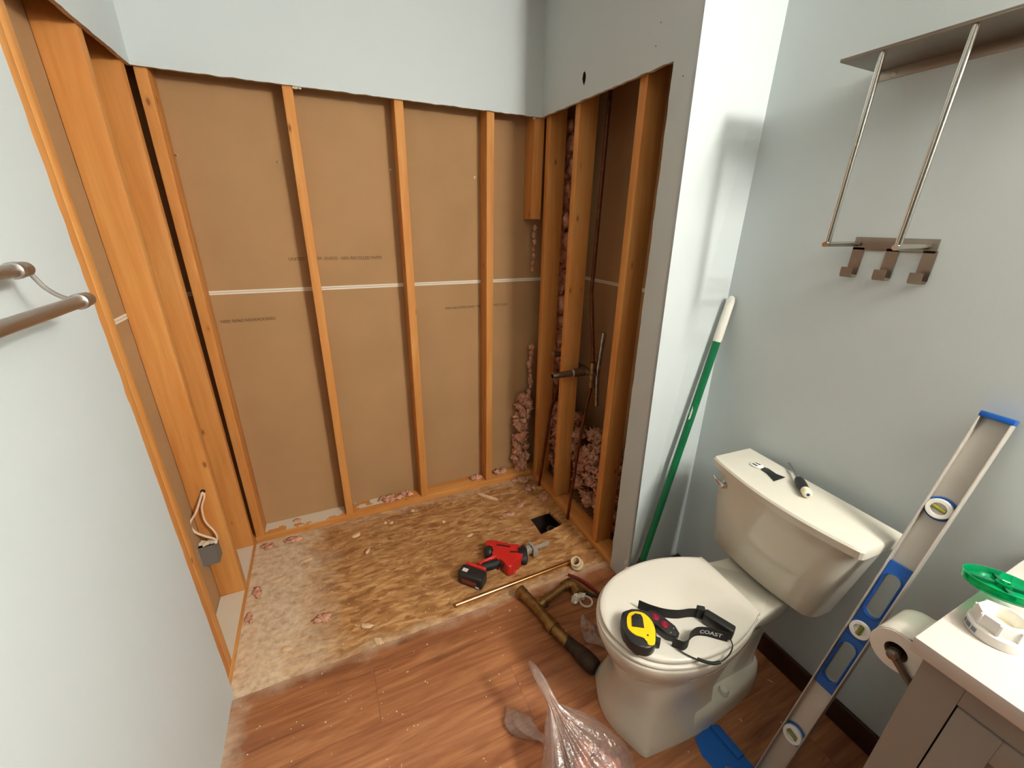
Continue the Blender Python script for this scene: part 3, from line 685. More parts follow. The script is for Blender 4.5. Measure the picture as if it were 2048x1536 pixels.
# crumpled film piece and brown paper patch on the laminate by the brass pipe
def crumple(outline, z, amp, seed, name, m, label, cat, thick=.0006):
    pts = crom([(a, b, 0) for a, b in outline], 4, True); mb = MB(); c = sum((Vector(p) for p in pts), Vector())/len(pts)
    rings = []
    for k in range(9):
        t_ = 1-k/9; rings.append([c+(p-c)*t_ for p in pts])
    for r in rings:
        for p in r: p.z = z+amp*(.55+noise.noise(Vector((p.x*22+seed, p.y*22, seed)))+.4*noise.noise(Vector((p.x*60, p.y*60+seed, 2))))
        for p in r: p.z = max(p.z, z+.0004)
    mb.loft(rings, False, True)
    o = mb.build(name, m, sharp=60); md = o.modifiers.new('thick', 'SOLIDIFY'); md.thickness = thick; md.offset = 1
    return tag(o, label, cat)
crumple([(.655, -1.03), (.69, -1.00), (.700, -1.045), (.735, -1.06), (.705, -1.10), (.70, -1.15), (.665, -1.13), (.635, -1.09)], .0105, .030, 3.0, 'film_scrap', 'plastic_film', 'crumpled clear film scrap between the brass pipe and toilet', 'plastic scrap')

# ------------------------------------------------------------------ plastic bag
t = thing('plastic_bag', (.40, -1.47, .010), 'clear plastic bag of pink scraps with twisted neck, in front of the toilet', 'bag')
def bag_ring(c, rx, ry, z, folds, amp, ph, n=96):
    out = []
    for k in range(n):
        a = 2*math.pi*k/n
        f = 1+amp*(math.sin(folds*a+ph)+.6*math.sin((folds*2.3)//1*a+ph*2.1+1)+.5*noise.noise(Vector((math.cos(a)*2.2, math.sin(a)*2.2, z*14+ph))))
        out.append(Vector((c[0]+rx*f*math.cos(a), c[1]+ry*f*math.sin(a), z)))
    return out
rings = []
for z, cx, cy, rx, ry, am in ((.0115, .405, -1.475, .085, .085, .03), (.016, .405, -1.475, .125, .125, .04), (.045, .405, -1.475, .138, .135, .04), (.08, .400, -1.465, .132, .128, .05), (.115, .392, -1.445, .112, .108, .07), (.145, .380, -1.415, .080, .078, .12), (.17, .368, -1.385, .050, .050, .2), (.19, .358, -1.355, .026, .026, .25), (.205, .353, -1.335, .014, .014, .2), (.22, .348, -1.31, .011, .015, .3), (.232, .343, -1.278, .012, .017, .35), (.238, .338, -1.243, .010, .014, .3), (.238, .334, -1.215, .006, .008, .2)):
    rings.append(bag_ring((cx, cy), rx, ry, z, 9, am, 1.3+z*3))
m = MB().loft(rings, True, True); m.build('bag_film', 'plastic_film', t, sharp=180)
m = MB()
cc = crom([(.345, -1.335, .045), (.318, -1.295, .030), (.292, -1.255, .026), (.278, -1.215, .024), (.270, -1.185, .020)], 5); fr = []
for i, p in enumerate(cc):
    wv = (.016, .013, .012, .013, .016, .019, .023, .027, .030, .032, .033, .033, .032, .030, .027, .023, .018, .013, .009, .006, .004)[min(i, 20)]
    fr.append([Vector((p.x, p.y, max(.0112, p.z))) + Vector((math.cos(a)*wv*(1+.3*math.sin(4*a+i*.6)), math.sin(a)*wv*.35, 0)) + Vector((0, 0, math.sin(a)*wv*.62*(1+.25*math.sin(5*a+i)))) for a in [2*math.pi*k/28 for k in range(28)]])
for r_ in fr:
    for q in r_: q.z = max(q.z, .0108)
m.loft(fr, True, True)
m.build('loose_flap', 'plastic_film', t, sharp=180)
m = MB()
for k in range(16):
    a = random.uniform(0, 6.28); r = random.uniform(0, .07)
    m.blob((.405+r*math.cos(a), -1.47+r*math.sin(a), random.uniform(.045, .085)), random.uniform(.025, .036), .5, 2.2, 3)
for v in m.bm.verts: v.co.z = max(v.co.z, .014)
tag(m.build('insulation_scraps', 'pink_bag_fill', sharp=180), 'pinkish insulation scraps seen inside the clear plastic bag', 'insulation', kind='stuff')

# ------------------------------------------------------------------ toilet
TO = Vector((.965, -1.357, 0)); TF = Vector((-.998, .061, 0)).normalized(); TS = Vector((-.061, -.998, 0)).normalized()
def T(u, v, z): return TO + TF*u + TS*v + Vector((0, 0, z))
TM = lambda z: Matrix(((TF.x, TS.x, 0, TO.x), (TF.y, TS.y, 0, TO.y), (0, 0, 1, z), (0, 0, 0, 1)))
t = thing('toilet', tuple(TO + Vector((0, 0, .010))), 'white two piece toilet with closed lid against the right wall', 'toilet')
def sym(half):   # half outline from the back centre round the +v side to the front centre
    pts = [(u, v) for u, v in half]; return pts + [(u, -v) for u, v in reversed(pts) if v > 1e-6]
egg = [(-.185, .0), (-.185, .085), (-.170, .102), (-.08, .108), (0, .122), (.07, .150), (.14, .168), (.215, .174), (.30, .164), (.37, .138), (.42, .098), (.448, .05), (.458, 0)]
def ring(half, z, ku=1.0, kv=1.0, u0=.12, n=4, du=0):
    p = crom([((u-u0)*ku+u0+du, v*kv, 0) for u, v in sym(half)], n, True); return [T(q.x, q.y, z) for q in p]
bl = MB()
bl.loft([ring(egg, .235, .80, .60, .10, du=-.005), ring(egg, .262, .84, .68), ring(egg, .292, .89, .80), ring(egg, .322, .94, .90), ring(egg, .350, .972, .955), ring(egg, .375, .995, .992), ring(egg, .392, 1.0, 1.0), ring(egg, .3965, .998, .997), ring(egg, .400, .985, .975)])
foot = [(.10, 0), (.10, .120), (.115, .141), (.20, .147), (.33, .142), (.362, .136), (.385, .095), (.405, .045), (.412, 0)]
ped = [(.10, 0), (.10, .100), (.115, .114), (.20, .120), (.30, .116), (.335, .106), (.362, .07), (.378, .03), (.382, 0)]
top = [(.06, 0), (.06, .100), (.08, .118), (.20, .130), (.30, .122), (.345, .100), (.38, .06), (.395, .02), (.398, 0)]
def rr(half, z, n=4): return [T(q.x, q.y, z) for q in crom([(u, v, 0) for u, v in sym(half)], n, True)]
def lerp(h1, h2, k): return [(a[0]*(1-k)+b[0]*k, a[1]*(1-k)+b[1]*k) for a, b in zip(h1, h2)]
bl.loft([rr(foot, .0105), rr(foot, .020), rr(lerp(foot, ped, .35), .05), rr(lerp(foot, ped, .75), .10), rr(ped, .15), rr(lerp(ped, top, .4), .20), rr(top, .25), rr(top, .30)])
rf = [(-.165, 0), (-.165, .060), (-.145, .090), (-.09, .113), (.06, .138), (.15, .144), (.19, .120), (.20, 0)]
def sh(h, k, du=0): return [(u*(.97 if k < 1 else 1)+du, v*k) for u, v in h]
bl.loft([rr(rf, .0105), rr(rf, .055), rr(sh(rf, .985), .075), rr(sh(rf, .94), .090), rr(sh(rf, .82), .098)])
trap = [(-.15, 0), (-.15, .055), (-.12, .078), (0, .085), (.12, .09), (.16, .06), (.17, 0)]
bl.loft([rr(trap, .05), rr(sh(trap, .95), .14), rr(sh(trap, 1.0), .25), rr(sh(trap, 1.2), .36)])
bl.build('bowl', 'porcelain', t, sharp=50)
for s in (1, -1):
    MB().lathe([(.016, 0), (.016, .012), (.012, .020), (.004, .0235)], Matrix.Translation(T(.045, s*.112, .090)), 16).build('bolt_cap', 'porcelain', t)
seat = [(-.004, 0), (-.004, .106), (.012, .124), (.07, .150), (.14, .168), (.215, .1735), (.30, .164), (.37, .138), (.42, .098), (.448, .05), (.458, 0)]
MB().loft([ring(seat, .4003, .955, .945), ring(seat, .4055, .96, .95), ring(seat, .4057, .99, .988), ring(seat, .407, 1, 1), ring(seat, .4135, 1, 1), ring(seat, .4155, .992, .990)]).build('seat', 'seat_plastic', t, sharp=50)
lid_half = [(-.010, 0), (-.010, .108), (.004, .122), (.07, .148), (.14, .166), (.215, .1715), (.30, .162), (.37, .136), (.418, .096), (.446, .048), (.455, 0)]
MB().loft([ring(lid_half, .4158, .94, .93), ring(lid_half, .4200, .945, .935), ring(lid_half, .4202, .978, .968), ring(lid_half, .4225, .984, .976), ring(lid_half, .431, .984, .976), ring(lid_half, .4345, .97, .958), ring(lid_half, .4355, .92, .90)]).build('lid', 'seat_plastic', t, sharp=50)
for s in (1, -1): MB().box((-.026, s*.070-.018, .4005), (-.0115, s*.070+.018, .4150), .004, TM(0)).build('hinge', 'seat_plastic', t)
def tank_ring(z, v0, v1, ub, uf, bow, n=18, cr=.022):
    """closed outline: back edge straight, front edge bowed, corners clipped round"""
    pts = [(ub, v0), (ub, v1)]; m_ = (v0+v1)/2; h = (v1-v0)/2
    side = [(uf-cr*1.6, v1), (uf-cr*.5, v1-cr*.25)]
    fr = []
    for k in range(n+1):
        v = v1-cr-(v1-v0-2*cr)*k/n; q = (v-m_)/h; fr.append((uf+bow*(1-q*q), v))
    side2 = [(uf-cr*.5, v0+cr*.25), (uf-cr*1.6, v0)]
    return [T(u, v, z) for u, v in pts+side+fr+side2]
tk = MB().loft([tank_ring(.410, -.185, .165, -.215, -.150, .020), tank_ring(.416, -.200, .178, -.225, -.140, .026), tank_ring(.50, -.200, .194, -.228, -.118, .030), tank_ring(.62, -.197, .216, -.230, -.096, .034), tank_ring(.735, -.194, .238, -.232, -.084, .036)])
tk.build('tank', 'porcelain', t, sharp=40)
tp = [tank_ring(.7355, -.202, .252, -.234, -.078, .034, cr=.007), tank_ring(.742, -.208, .260, -.236, -.070, .034, cr=.007), tank_ring(.764, -.208, .260, -.236, -.068, .034, cr=.007), tank_ring(.770, -.205, .257, -.233, -.072, .034, cr=.006), tank_ring(.7715, -.196, .248, -.224, -.081, .034, cr=.005)]
MB().loft(tp).build('tank_lid', 'porcelain', t, sharp=30)
MB().lathe([(.017, 0), (.017, .006), (.012, .012), (.010, .022)], axis_m(T(-.083, -.143, .695), TF), 18).tube(crom([T(-.062, -.143, .695), T(-.061, -.155, .698), T(-.062, -.172, .702), T(-.066, -.186, .704)], 5), [.0075]*6+[.006]*5+[.0045]*5, 10).build('flush_lever', 'chrome', t)

# ------------------------------------------------------------------ things on the toilet lid
LZ = .436
t = thing('tape_measure', (.58, -1.39, LZ), 'yellow and black tape measure lying on the toilet lid', 'tape measure')
bo = [(.565, -1.330), (.605, -1.340), (.632, -1.362), (.634, -1.376), (.612, -1.410), (.596, -1.432), (.577, -1.446), (.552, -1.444), (.532, -1.424), (.526, -1.398), (.538, -1.362)]
bo = [p.xy for p in crom([(a, b, 0) for a, b in bo], 3, True)]
MB().prism(bo, LZ+.0005, LZ+.036, None, .006, 3).build('case', 'black_plastic', t)
yo = [(.557, -1.358), (.575, -1.343), (.598, -1.346), (.616, -1.362), (.618, -1.386), (.612, -1.408), (.592, -1.432), (.578, -1.444), (.562, -1.438), (.566, -1.420), (.550, -1.404), (.543, -1.380)]
yo = [p.xy for p in crom([(a, b, 0) for a, b in yo], 3, True)]
MB().prism(yo, LZ+.030, LZ+.0385, None, .002).build('yellow_cover', 'yellow_plastic', t)
MB().prism([(.575, -1.356), (.590, -1.353), (.602, -1.362), (.600, -1.372), (.583, -1.398), (.556, -1.381)], LZ+.0385, LZ+.0425, None, .0015).build('belt_clip', 'black_rubber', t)
MB().lathe([(.004, 0), (.003, .002)], Matrix.Translation((.587, -1.368, LZ+.0425)), 10).build('rivet', 'black_plastic', t)
MB().lathe([(.0025, 0), (.0025, .0012)], Matrix.Translation((.578, -1.418, LZ+.0385)), 10).build('rivet', 'black_plastic', t)
MB().box((-.009, -.012, .004), (.009, .002, .026), .002, frame((.600, -1.428, LZ), (.75, .66, 0), z=(0, 0, 1))).build('end_hook', 'black_plastic', t)
t = thing('headlamp', (.70, -1.42, LZ), 'black headlamp with elastic strap and red lamp lenses on the toilet lid', 'headlamp')
def ribbon(path, z0, z1, th=.0016, lean=None):
    m = MB(); pts = crom([(a, b, 0) for a, b in path], 8); n = len(pts); rings = []
    for i, p in enumerate(pts):
        tn = (pts[min(i+1, n-1)]-pts[max(i-1, 0)]).normalized(); nr = Vector((-tn.y, tn.x, 0))*th*.5
        k = i/(n-1); dz = 0 if lean is None else lean(k)
        rings.append([p+nr+Vector((0, 0, z0+dz)), p-nr+Vector((0, 0, z0+dz)), p-nr+Vector((0, 0, z1+dz)), p+nr+Vector((0, 0, z1+dz))])
    m.loft(rings); return m
ra = [(.634, -1.318), (.655, -1.345), (.684, -1.372), (.716, -1.390), (.750, -1.400), (.775, -1.412), (.795, -1.424)]
ribbon(ra, LZ+.001, LZ+.034).build('strap', 'strap_black', t)
rb = [(.790, -1.500), (.770, -1.482), (.748, -1.463), (.722, -1.452), (.695, -1.456), (.676, -1.468), (.656, -1.468), (.640, -1.448)]
ribbon(rb, LZ+.001, LZ+.034).build('strap', 'strap_black', t)
pb = crom([(a, b, 0) for a, b in rb], 8)
ln = [0]
for a, b in zip(pb, pb[1:]): ln.append(ln[-1]+(b-a).length)
def band(p):
    s_ = .074-p.x; i = max(k for k in range(len(ln)-1) if ln[k] <= max(s_, 0)); f = (s_-ln[i])/(ln[i+1]-ln[i]); q = pb[i].lerp(pb[i+1], f)
    tn = (pb[i+1]-pb[i]).normalized(); nr = Vector((-tn.y, tn.x, 0))
    if nr.dot(Vector((-.785, -.5, 0))) < 0: nr = -nr
    return q+nr*.0016+Vector((0, 0, LZ+.0115+p.y))
text_mesh('COAST', .0180, None, 'print_white', t, 'brand_lettering', band, .0002)
hq = frame((.797, -1.462, LZ), (.03, -.075, 0), z=(0, 0, 1))
MB().box((-.040, -.013, .001), (.040, .013, .037), .004, hq).build('battery_pack', 'black_plastic', t)
MB().box((-.016, -.008, .003), (.006, .008, .038), .002, frame((.784, -1.416, LZ), (.8, -.6, 0), z=(0, 0, 1))).build('strap_buckle', 'black_rubber', t)
lq = frame((.650, -1.396, LZ), (.020, -.075, 0), z=(0, .0, 1))
MB().prism([(-.046, -.014), (-.034, -.020), (.030, -.020), (.048, -.008), (.048, .010), (.030, .020), (-.034, .020), (-.046, .012)], .001, .027, lq, .004).build('lamp_housing', 'black_plastic', t)
for k in (-.020, .010): MB().lathe([(.0115, 0), (.011, .003), (.006, .0055), (.001, .006)], lq @ Matrix.Translation((k, -.002, .0265)), 18).build('red_lens', 'lens_red', t)
for q_ in ((.032, .008), (.034, -.010)): MB().lathe([(.0032, 0), (.002, .0016)], lq @ Matrix.Translation((q_[0], q_[1], .0268)), 10).build('indicator', 'steel', t)
MB().tube(crom([(.800, -1.498, LZ+.010), (.788, -1.518, LZ+.006), (.756, -1.531, LZ+.003), (.715, -1.533, LZ+.003), (.690, -1.520, LZ+.003), (.670, -1.500, LZ+.003), (.655, -1.480, LZ+.004), (.645, -1.462, LZ+.006)], 6), .0018, 8).build('cord', 'black_rubber', t)
MB().tube(crom([(.722, -1.5345, LZ+.0045), (.704, -1.530, LZ+.0045), (.688, -1.519, LZ+.0045), (.674, -1.504, LZ+.0045)], 5), .0042, 10).build('cord_sleeve', 'black_rubber', t)

# ------------------------------------------------------------------ things on the tank lid
TZ = .772
t = thing('screwdriver', (1.15, -1.36, TZ), 'screwdriver with dark handle and cream cap on the tank lid', 'screwdriver')
sa, sb = Vector((1.214, -1.300, TZ+.0125)), Vector((1.150, -1.372, TZ+.0145)); dv = (sb-sa).normalized()
MB().tube([sa, sb+dv*.02], .0042, 12).build('shaft', 'steel', t)
MB().tube([sb+dv*d for d in (-.006, 0, .010, .030, .050, .062)], [.007, .011, .0135, .0138, .0125, .011], 14).build('handle', 'black_plastic', t)
MB().tube([sb+dv*d for d in (.058, .064, .074, .080, .083)], [.0115, .0130, .0132, .012, .008], 16).build('end_cap', 'cream_plastic', t)
MB().tube([sb+dv*.0828, sb+dv*.0842], .0045, 8).build('cap_mark', 'blue_dark', t)
t = thing('blade_scraper', (1.12, -1.28, TZ), 'small flat dark grey blade with clear white end on the tank lid', 'scraper')
MB().prism([(1.134, -1.272), (1.141, -1.284), (1.134, -1.314), (1.143, -1.338), (1.092, -1.338), (1.112, -1.300), (1.114, -1.278)], TZ+.0004, TZ+.003, None, .0006).build('blade', 'steel_dark', t)
MB().prism([(1.108, -1.243), (1.124, -1.238), (1.140, -1.246), (1.140, -1.268), (1.130, -1.276), (1.113, -1.274), (1.106, -1.258)], TZ+.0004, TZ+.005, None, .0012).build('clear_end', 'white_plastic', t)
MB().prism([(1.113, -1.247), (1.119, -1.245), (1.120, -1.262), (1.113, -1.262)], TZ+.005, TZ+.0058).prism([(1.127, -1.245), (1.132, -1.248), (1.134, -1.264), (1.128, -1.262)], TZ+.005, TZ+.0058).build('dark_insert', 'steel_dark', t)

# ------------------------------------------------------------------ broom in the niche
t = thing('broom', (.925, -1.005, .010), 'green broom pole with white grip leaning in the niche corner behind the toilet', 'broom')
ba, bb = Vector((.921, -1.006, .02)), Vector((1.219, -.9655, 1.272)); bd = (bb-ba).normalized()
bp = lambda k: ba+(bb-ba)*k
MB().tube([bp(.12), bp(.88)], .0135, 16).build('pole', 'green_paint', t)
MB().tube([bp(.872), bp(.88), bp(.90), bp(.985), bp(.996), bp(1.0)], [.0138, .0150, .0152, .0142, .0105, .004], 16).build('grip', 'white_grip', t)
MB().tube([bp(.085), bp(.15)], [.022, .016], 14).build('socket', 'black_plastic', t)
hq = frame((.90, -1.018, .0105), (.97, .20, 0), z=(0, 0, 1))
MB().box((-.125, -.020, .095), (.085, .020, .128), .006, hq).build('head_block', 'black_plastic', t)
m = MB()
for i in range(20):
    for j in range(4): m.tube([hq @ Vector((-.116+i*.0102, -.015+j*.010, .096)), hq @ Vector((-.124+i*.0111, -.024+j*.016, .001))], .0046, 5)
m.build('bristles', 'bristle', t)
# flake of peeled paint on the pole and the clear cap at its foot
MB().prism([(-.03, -.002), (.0, -.006), (.028, -.001), (.012, .004), (-.02, .005)], 0, .001, frame(bp(.66)+Vector((-.0135, -.003, 0)), bd, (0, -1, 0))).build('peeled_film', 'white_plastic', t)
tag(MB().lathe([(.018, 0), (.022, .006), (.022, .05), (.016, .062), (.006, .066)], axis_m((.893, -1.010, .1405), (-.1, .1, 1)) @ Matrix.Scale(.8, 4), 18).build('plastic_cup', 'clear_plastic'), 'small pale plastic cup on the broom head behind the toilet seat', 'cup')

# ------------------------------------------------------------------ blue tape on the floor
m = MB()
tp_ = [(.775, -1.497), (.838, -1.490), (.868, -1.500), (.876, -1.560), (.880, -1.66), (.885, -1.75), (.835, -1.75), (.832, -1.64), (.822, -1.600), (.800, -1.585), (.795, -1.610), (.768, -1.590), (.760, -1.540)]
m.prism(tp_, .0102, .0112)
m.prism([(.842, -1.490), (.872, -1.503), (.876, -1.59), (.850, -1.592)], .0112, .0185, None, .003)
tag(m.build('painters_tape', 'blue_tape'), 'blue masking tape patch stuck to the laminate beside the toilet foot', 'tape')

# ------------------------------------------------------------------ spirit level
L0, L1 = Vector((.8695, -1.6555, .012)), Vector((1.2105, -1.6765, 1.122)); ld_ = (L1-L0); LL = ld_.length
LQ = frame(L0, ld_, (0, -1, 0))        # local x along the level, y across (towards the camera side), z off the face
if LQ.to_3x3().col[2].x > 0: LQ = frame(L0, ld_, (0, 1, 0))
t = thing('spirit_level', tuple(L0), 'long aluminium spirit level with blue grips leaning on the right wall', 'level')
H = .0265
loc = lambda p: (p-L0).dot(ld_.normalized())
def sz(z): return (z-L0.z)/(L1.z-L0.z)*LL
def slot(c, hl, hw, n=10):
    return [(c+(hl-hw)*(1 if math.cos(a) >= 0 else -1)+hw*math.cos(a), hw*math.sin(a)) for a in [-math.pi/2+2*math.pi*(k+.5)/(2*n) for k in range(2*n)]]
circ = lambda c, r: [(c+r*math.cos(2*math.pi*k/28), r*math.sin(2*math.pi*k/28)) for k in range(28)]
h1, h2, v1, v2, v3 = sz(.655), sz(.448), sz(.898), sz(.552), sz(.196)
MB().plate([[(.010, -H+.003), (LL-.008, -H+.003), (LL-.008, H-.003), (.010, H-.003)], slot(h1, .062, .0165), slot(h2, .062, .0165)], .006, LQ @ Matrix.Translation((0, 0, -.013))).build('web', 'level_aluminium', t)
for s in (1, -1): MB().box((.010, s*H-(.003 if s > 0 else 0), -.0125), (LL-.008, s*H+(0 if s > 0 else .003), .0125), .0006, LQ).build('flange', 'level_aluminium', t)
for a, b in ((.0, .011), (LL-.009, LL+.004)): MB().box((a, -H-.001, -.0135), (b, H+.001, .0135), .002, LQ).build('end_cap', 'blue_plastic', t)
bt, bb_ = sz(.742), sz(.364)
def grip(c, a, b):
    m = MB().plate([[(a, -H+.004), (b, -H+.004), (b, H-.004), (a, H-.004)], slot(c, .062, .0165)], .010, LQ @ Matrix.Translation((0, 0, -.0065)))
    sl = slot(c, .066, .0205); s2 = slot(c, .0625, .017)
    m.loft([[LQ @ Vector((p[0], p[1], .0035)) for p in sl], [LQ @ Vector((p[0], p[1], .0065)) for p in slot(c, .0648, .0192)], [LQ @ Vector((p[0], p[1], .0065)) for p in slot(c, .0635, .018)], [LQ @ Vector((p[0], p[1], .003)) for p in s2]], False, False)
    m.build('grip_insert', 'blue_plastic', t)
grip(h1, v2+.028, bt); grip(h2, bb_, v2-.028)
MB().plate([[(v2-.028, -H+.004), (v2+.028, -H+.004), (v2+.028, H-.004), (v2-.028, H-.004)]], .008, LQ @ Matrix.Translation((0, 0, -.0065))).build('grip_insert', 'blue_plastic', t)
for c, rx, tall in ((v1, .0235, True), (v2, .0225, False), (v3, .0235, True)):
    vr = MB(); ell = lambda r, k=1.0: [(c+r*k*math.cos(2*math.pi*q/32), r*math.sin(2*math.pi*q/32)) for q in range(32)]
    vr.loft([[LQ @ Vector((p[0], p[1], z)) for p in ell(r)] for r, z in ((rx, -.006), (rx, .0065), (rx-.0015, .008), (.0145, .008), (.0135, .0045), (.0135, -.006))], False, False)
    vb = vr.build('vial_ring', 'white_plastic', t)
    MB().lathe([(.0135, -.006), (.0135, .002), (.001, .0022)], LQ @ Matrix.Translation((c, 0, 0)), 24).build('vial_back', 'white_plastic', vb)
    MB().tube([LQ @ Vector((c-.002, -.0125, .004)), LQ @ Vector((c+.002, .0125, .004))] if tall else [LQ @ Vector((c-.0125, 0, .004)), LQ @ Vector((c+.0125, 0, .004))], .0052, 12).build('vial', 'vial_green', vb)
    if tall:
        for sg in (1, -1):
            arc = [LQ @ Vector((c+sg*(.0262)*math.sin(a), .0262*math.cos(a), -.0035)) for a in [math.pi*(.18+.64*k/14) for k in range(15)]]
            MB().tube(arc, .0026, 8).build('blue_rim', 'blue_plastic', vb)

# ------------------------------------------------------------------ vanity, counter and what is on it
t = thing('vanity_cabinet', (1.0, -2.4, .010), 'grey painted vanity cabinet with panelled front at the right edge', 'cabinet')
MB().box((.780, -3.1, .0105), (XW-.001, -1.829, .8285), .001).build('carcass', 'vanity_gap', t)
MB().box((.7797, -1.835, .0105), (XW-.0015, -1.8255, .829), .001).build('side_panel', 'vanity_paint', t)
fr = MB()
fr.box((.760, -1.879, .0105), (.7795, -1.8255, .829)); fr.box((.760, -3.1, .7795), (.7795, -1.8795, .829)); fr.box((.760, -3.1, .0105), (.7795, -1.8795, .10))
fr.build('face_frame', 'vanity_paint', t)
dr = thing('tmp', (0, 0, 0), '', ''); bpy.data.objects.remove(dr)
d = MB(); y0, y1, z0, z1 = -2.36, -1.8815, .102, .7773
for a, b in (((y0, z0), (y0+.052, z1)), ((y1-.052, z0), (y1, z1)), ((y0+.052, z0), (y1-.052, z0+.052)), ((y0+.052, z1-.052), (y1-.052, z1))):
    d.box((.757, a[0], a[1]), (.7775, b[0], b[1]), .0008)
dob = d.build('door', 'vanity_paint', t)
MB().box((.767, y0+.05, z0+.05), (.775, y1-.05, z1-.05)).build('door_panel', 'vanity_paint', dob)
MB().box((.757, -2.85, .104), (.7775, -2.364, .7755), .0008).build('door', 'vanity_paint', t)
t = thing('countertop', (.98, -2.45, .829), 'white vanity countertop with square corner at the right edge', 'countertop')
MB().box((.741, -3.12, .8295), (XW-.001, -1.808, .860), .003).build('slab', 'counter', t)
CZ = .8605
t = thing('pipe_fitting', (.875, -1.862, CZ), 'white ribbed plastic slip nut on a short collar, on the countertop corner', 'pipe fitting')
fc = Vector((.870, -1.861, CZ)); fm = axis_m(fc, (.0, .0, 1))
def hollow(m, prof, mt, seg=36): return m.loft([[mt @ Vector((r*math.cos(2*math.pi*k/seg), r*math.sin(2*math.pi*k/seg), z)) for k in range(seg)] for r, z in prof], False, False)
hollow(MB(), ((.026, 0), (.0355, 0), (.0365, .003), (.0365, .018), (.032, .021), (.026, .021), (.026, 0)), fm).build('collar', 'white_plastic', t)
n8 = MB()
def octo(r, z, n=8, sub=4):
    out = []
    for k in range(n):
        a0, a1 = 2*math.pi*k/n+.2, 2*math.pi*(k+1)/n+.2
        p, q = Vector((r*math.cos(a0), r*math.sin(a0), z)), Vector((r*math.cos(a1), r*math.sin(a1), z))
        for j in range(sub): out.append(fm @ p.lerp(q, j/sub))
    return out
def rnd(r, z, n=32): return [fm @ Vector((r*math.cos(2*math.pi*k/n+.2), r*math.sin(2*math.pi*k/n+.2), z)) for k in range(n)]
n8.loft([rnd(.025, .0215), octo(.0325, .0215), octo(.0325, .0415), octo(.0315, .0435), rnd(.0245, .0435), rnd(.0235, .040), rnd(.0235, .012)], False, False)
n8.build('slip_nut', 'white_plastic', t)
for k in range(8):
    a = 2*math.pi*k/8+.2; MB().box((.0295, -.0022, .0215), (.0340, .0022, .0425), .0008, fm @ Matrix.Rotation(a, 4, 'Z')).build('nut_rib', 'white_plastic', t)
MB().lathe([(.0235, .004), (.0235, .020), (.001, .0205)], fm, 28).build('inner_web', 'cream_plastic', t)
lb_ = MB()
for k in range(14):
    a = math.pi+.45+.055*k
    if k in (3, 9): continue
    lb_.box((.0366, -.0009, .0055), (.0370, .0009, .0135), 0, fm @ Matrix.Rotation(a, 4, 'Z'))
lb_.build('printed_code', 'ink_blue', t)
t = thing('green_cap', (.93, -1.86, CZ), 'translucent green plastic disc with ribs leaning on the white pipe fitting', 'cap')
gm = axis_m((.941, -1.834, .9105), (.17, .12, .975)) @ Matrix.Scale(.87, 4)
MB().lathe([(.046, -.010), (.054, -.010), (.060, -.004), (.0605, .010), (.0575, .010), (.054, -.001), (.012, -.002), (.001, -.002)], gm, 48).build('disc', 'green_clear', t)
rb_ = MB()
for k in range(4): rb_.box((.010, -.004, -.002), (.053, .004, .0055), .001, gm @ Matrix.Rotation(k*math.pi/2+.5, 4, 'Z'))
rb_.build('rib', 'green_solid', t)
MB().lathe([(.013, -.002), (.013, .008), (.009, .009), (.008, .0)], gm, 20).build('hub', 'green_clear', t)
MB().box((-.006, -.009, .0), (.010, .009, .0013), 0, gm @ Matrix.Translation((-.010, .030, -.001))).build('paper_label', 'cream_plastic', t)

# ------------------------------------------------------------------ toilet paper on the cabinet side
TPc = Vector((.820, -1.7805, .742)); TPL = .100
t = thing('paper_holder', (.80, -1.80, .74), 'brushed metal toilet paper holder arm on the cabinet side', 'paper holder')
MB().tube([(.814, -1.826, .700), (.812, -1.805, .717), (.812, -1.783, .738)], [.0062, .0062, .0072], 12).build('arm', 'holder_nickel', t)
MB().lathe([(.001, -.010), (.008, -.008), (.0105, 0), (.008, .008), (.001, .010)], axis_m((.811, -1.781, .741), (1, 0, 0)), 14).build('ball_joint', 'holder_nickel', t)
MB().tube([(.818, -1.7805, .742), (.935, -1.7805, .742)], .0095, 14).build('roller', 'holder_nickel', t)
MB().lathe([(.016, 0), (.016, .004), (.010, .007)], axis_m((.814, -1.8253, .700), (0, 1, 0)), 16).build('mount', 'holder_nickel', t)
t = thing('toilet_paper_roll', tuple(TPc+Vector((.05, 0, -.055))), 'white toilet paper roll on the holder at the counter corner', 'toilet paper')
pm = frame(TPc, (0, 1, 0), (0, 0, 1))
def roll_ring(r, z): return [pm @ Vector((r*math.cos(2*math.pi*k/48), r*math.sin(2*math.pi*k/48), z)) for k in range(48)]
MB().loft([roll_ring(.0185, .0), roll_ring(.0415, .0), roll_ring(.042, .001), roll_ring(.042, TPL-.001), roll_ring(.0415, TPL), roll_ring(.0185, TPL), roll_ring(.0185, 0)], False, False).build('paper_body', 'paper', t)
MB().loft([roll_ring(.0176, .0006), roll_ring(.0184, .0006), roll_ring(.0184, TPL-.0006), roll_ring(.0176, TPL-.0006), roll_ring(.0176, .0006)], False, False).build('cardboard_tube', 'paper_tube', t)
m = MB(); fl_ = [pm @ Vector((.0428*math.cos(a), .0428*math.sin(a), 0)) for a in [math.radians(d_) for d_ in range(30, 111, 8)]]
fl_ = [fl_[0]] + fl_[1:]
tail = [Vector((0, -1.7885, .786)), Vector((0, -1.796, .789)), Vector((0, -1.803, .797))]
rows = []
for p in [Vector((0, q.y, q.z)) for q in fl_]+tail: rows.append([Vector((TPc.x+.002+TPL*.96*k/6, p.y, p.z)) for k in range(7)])
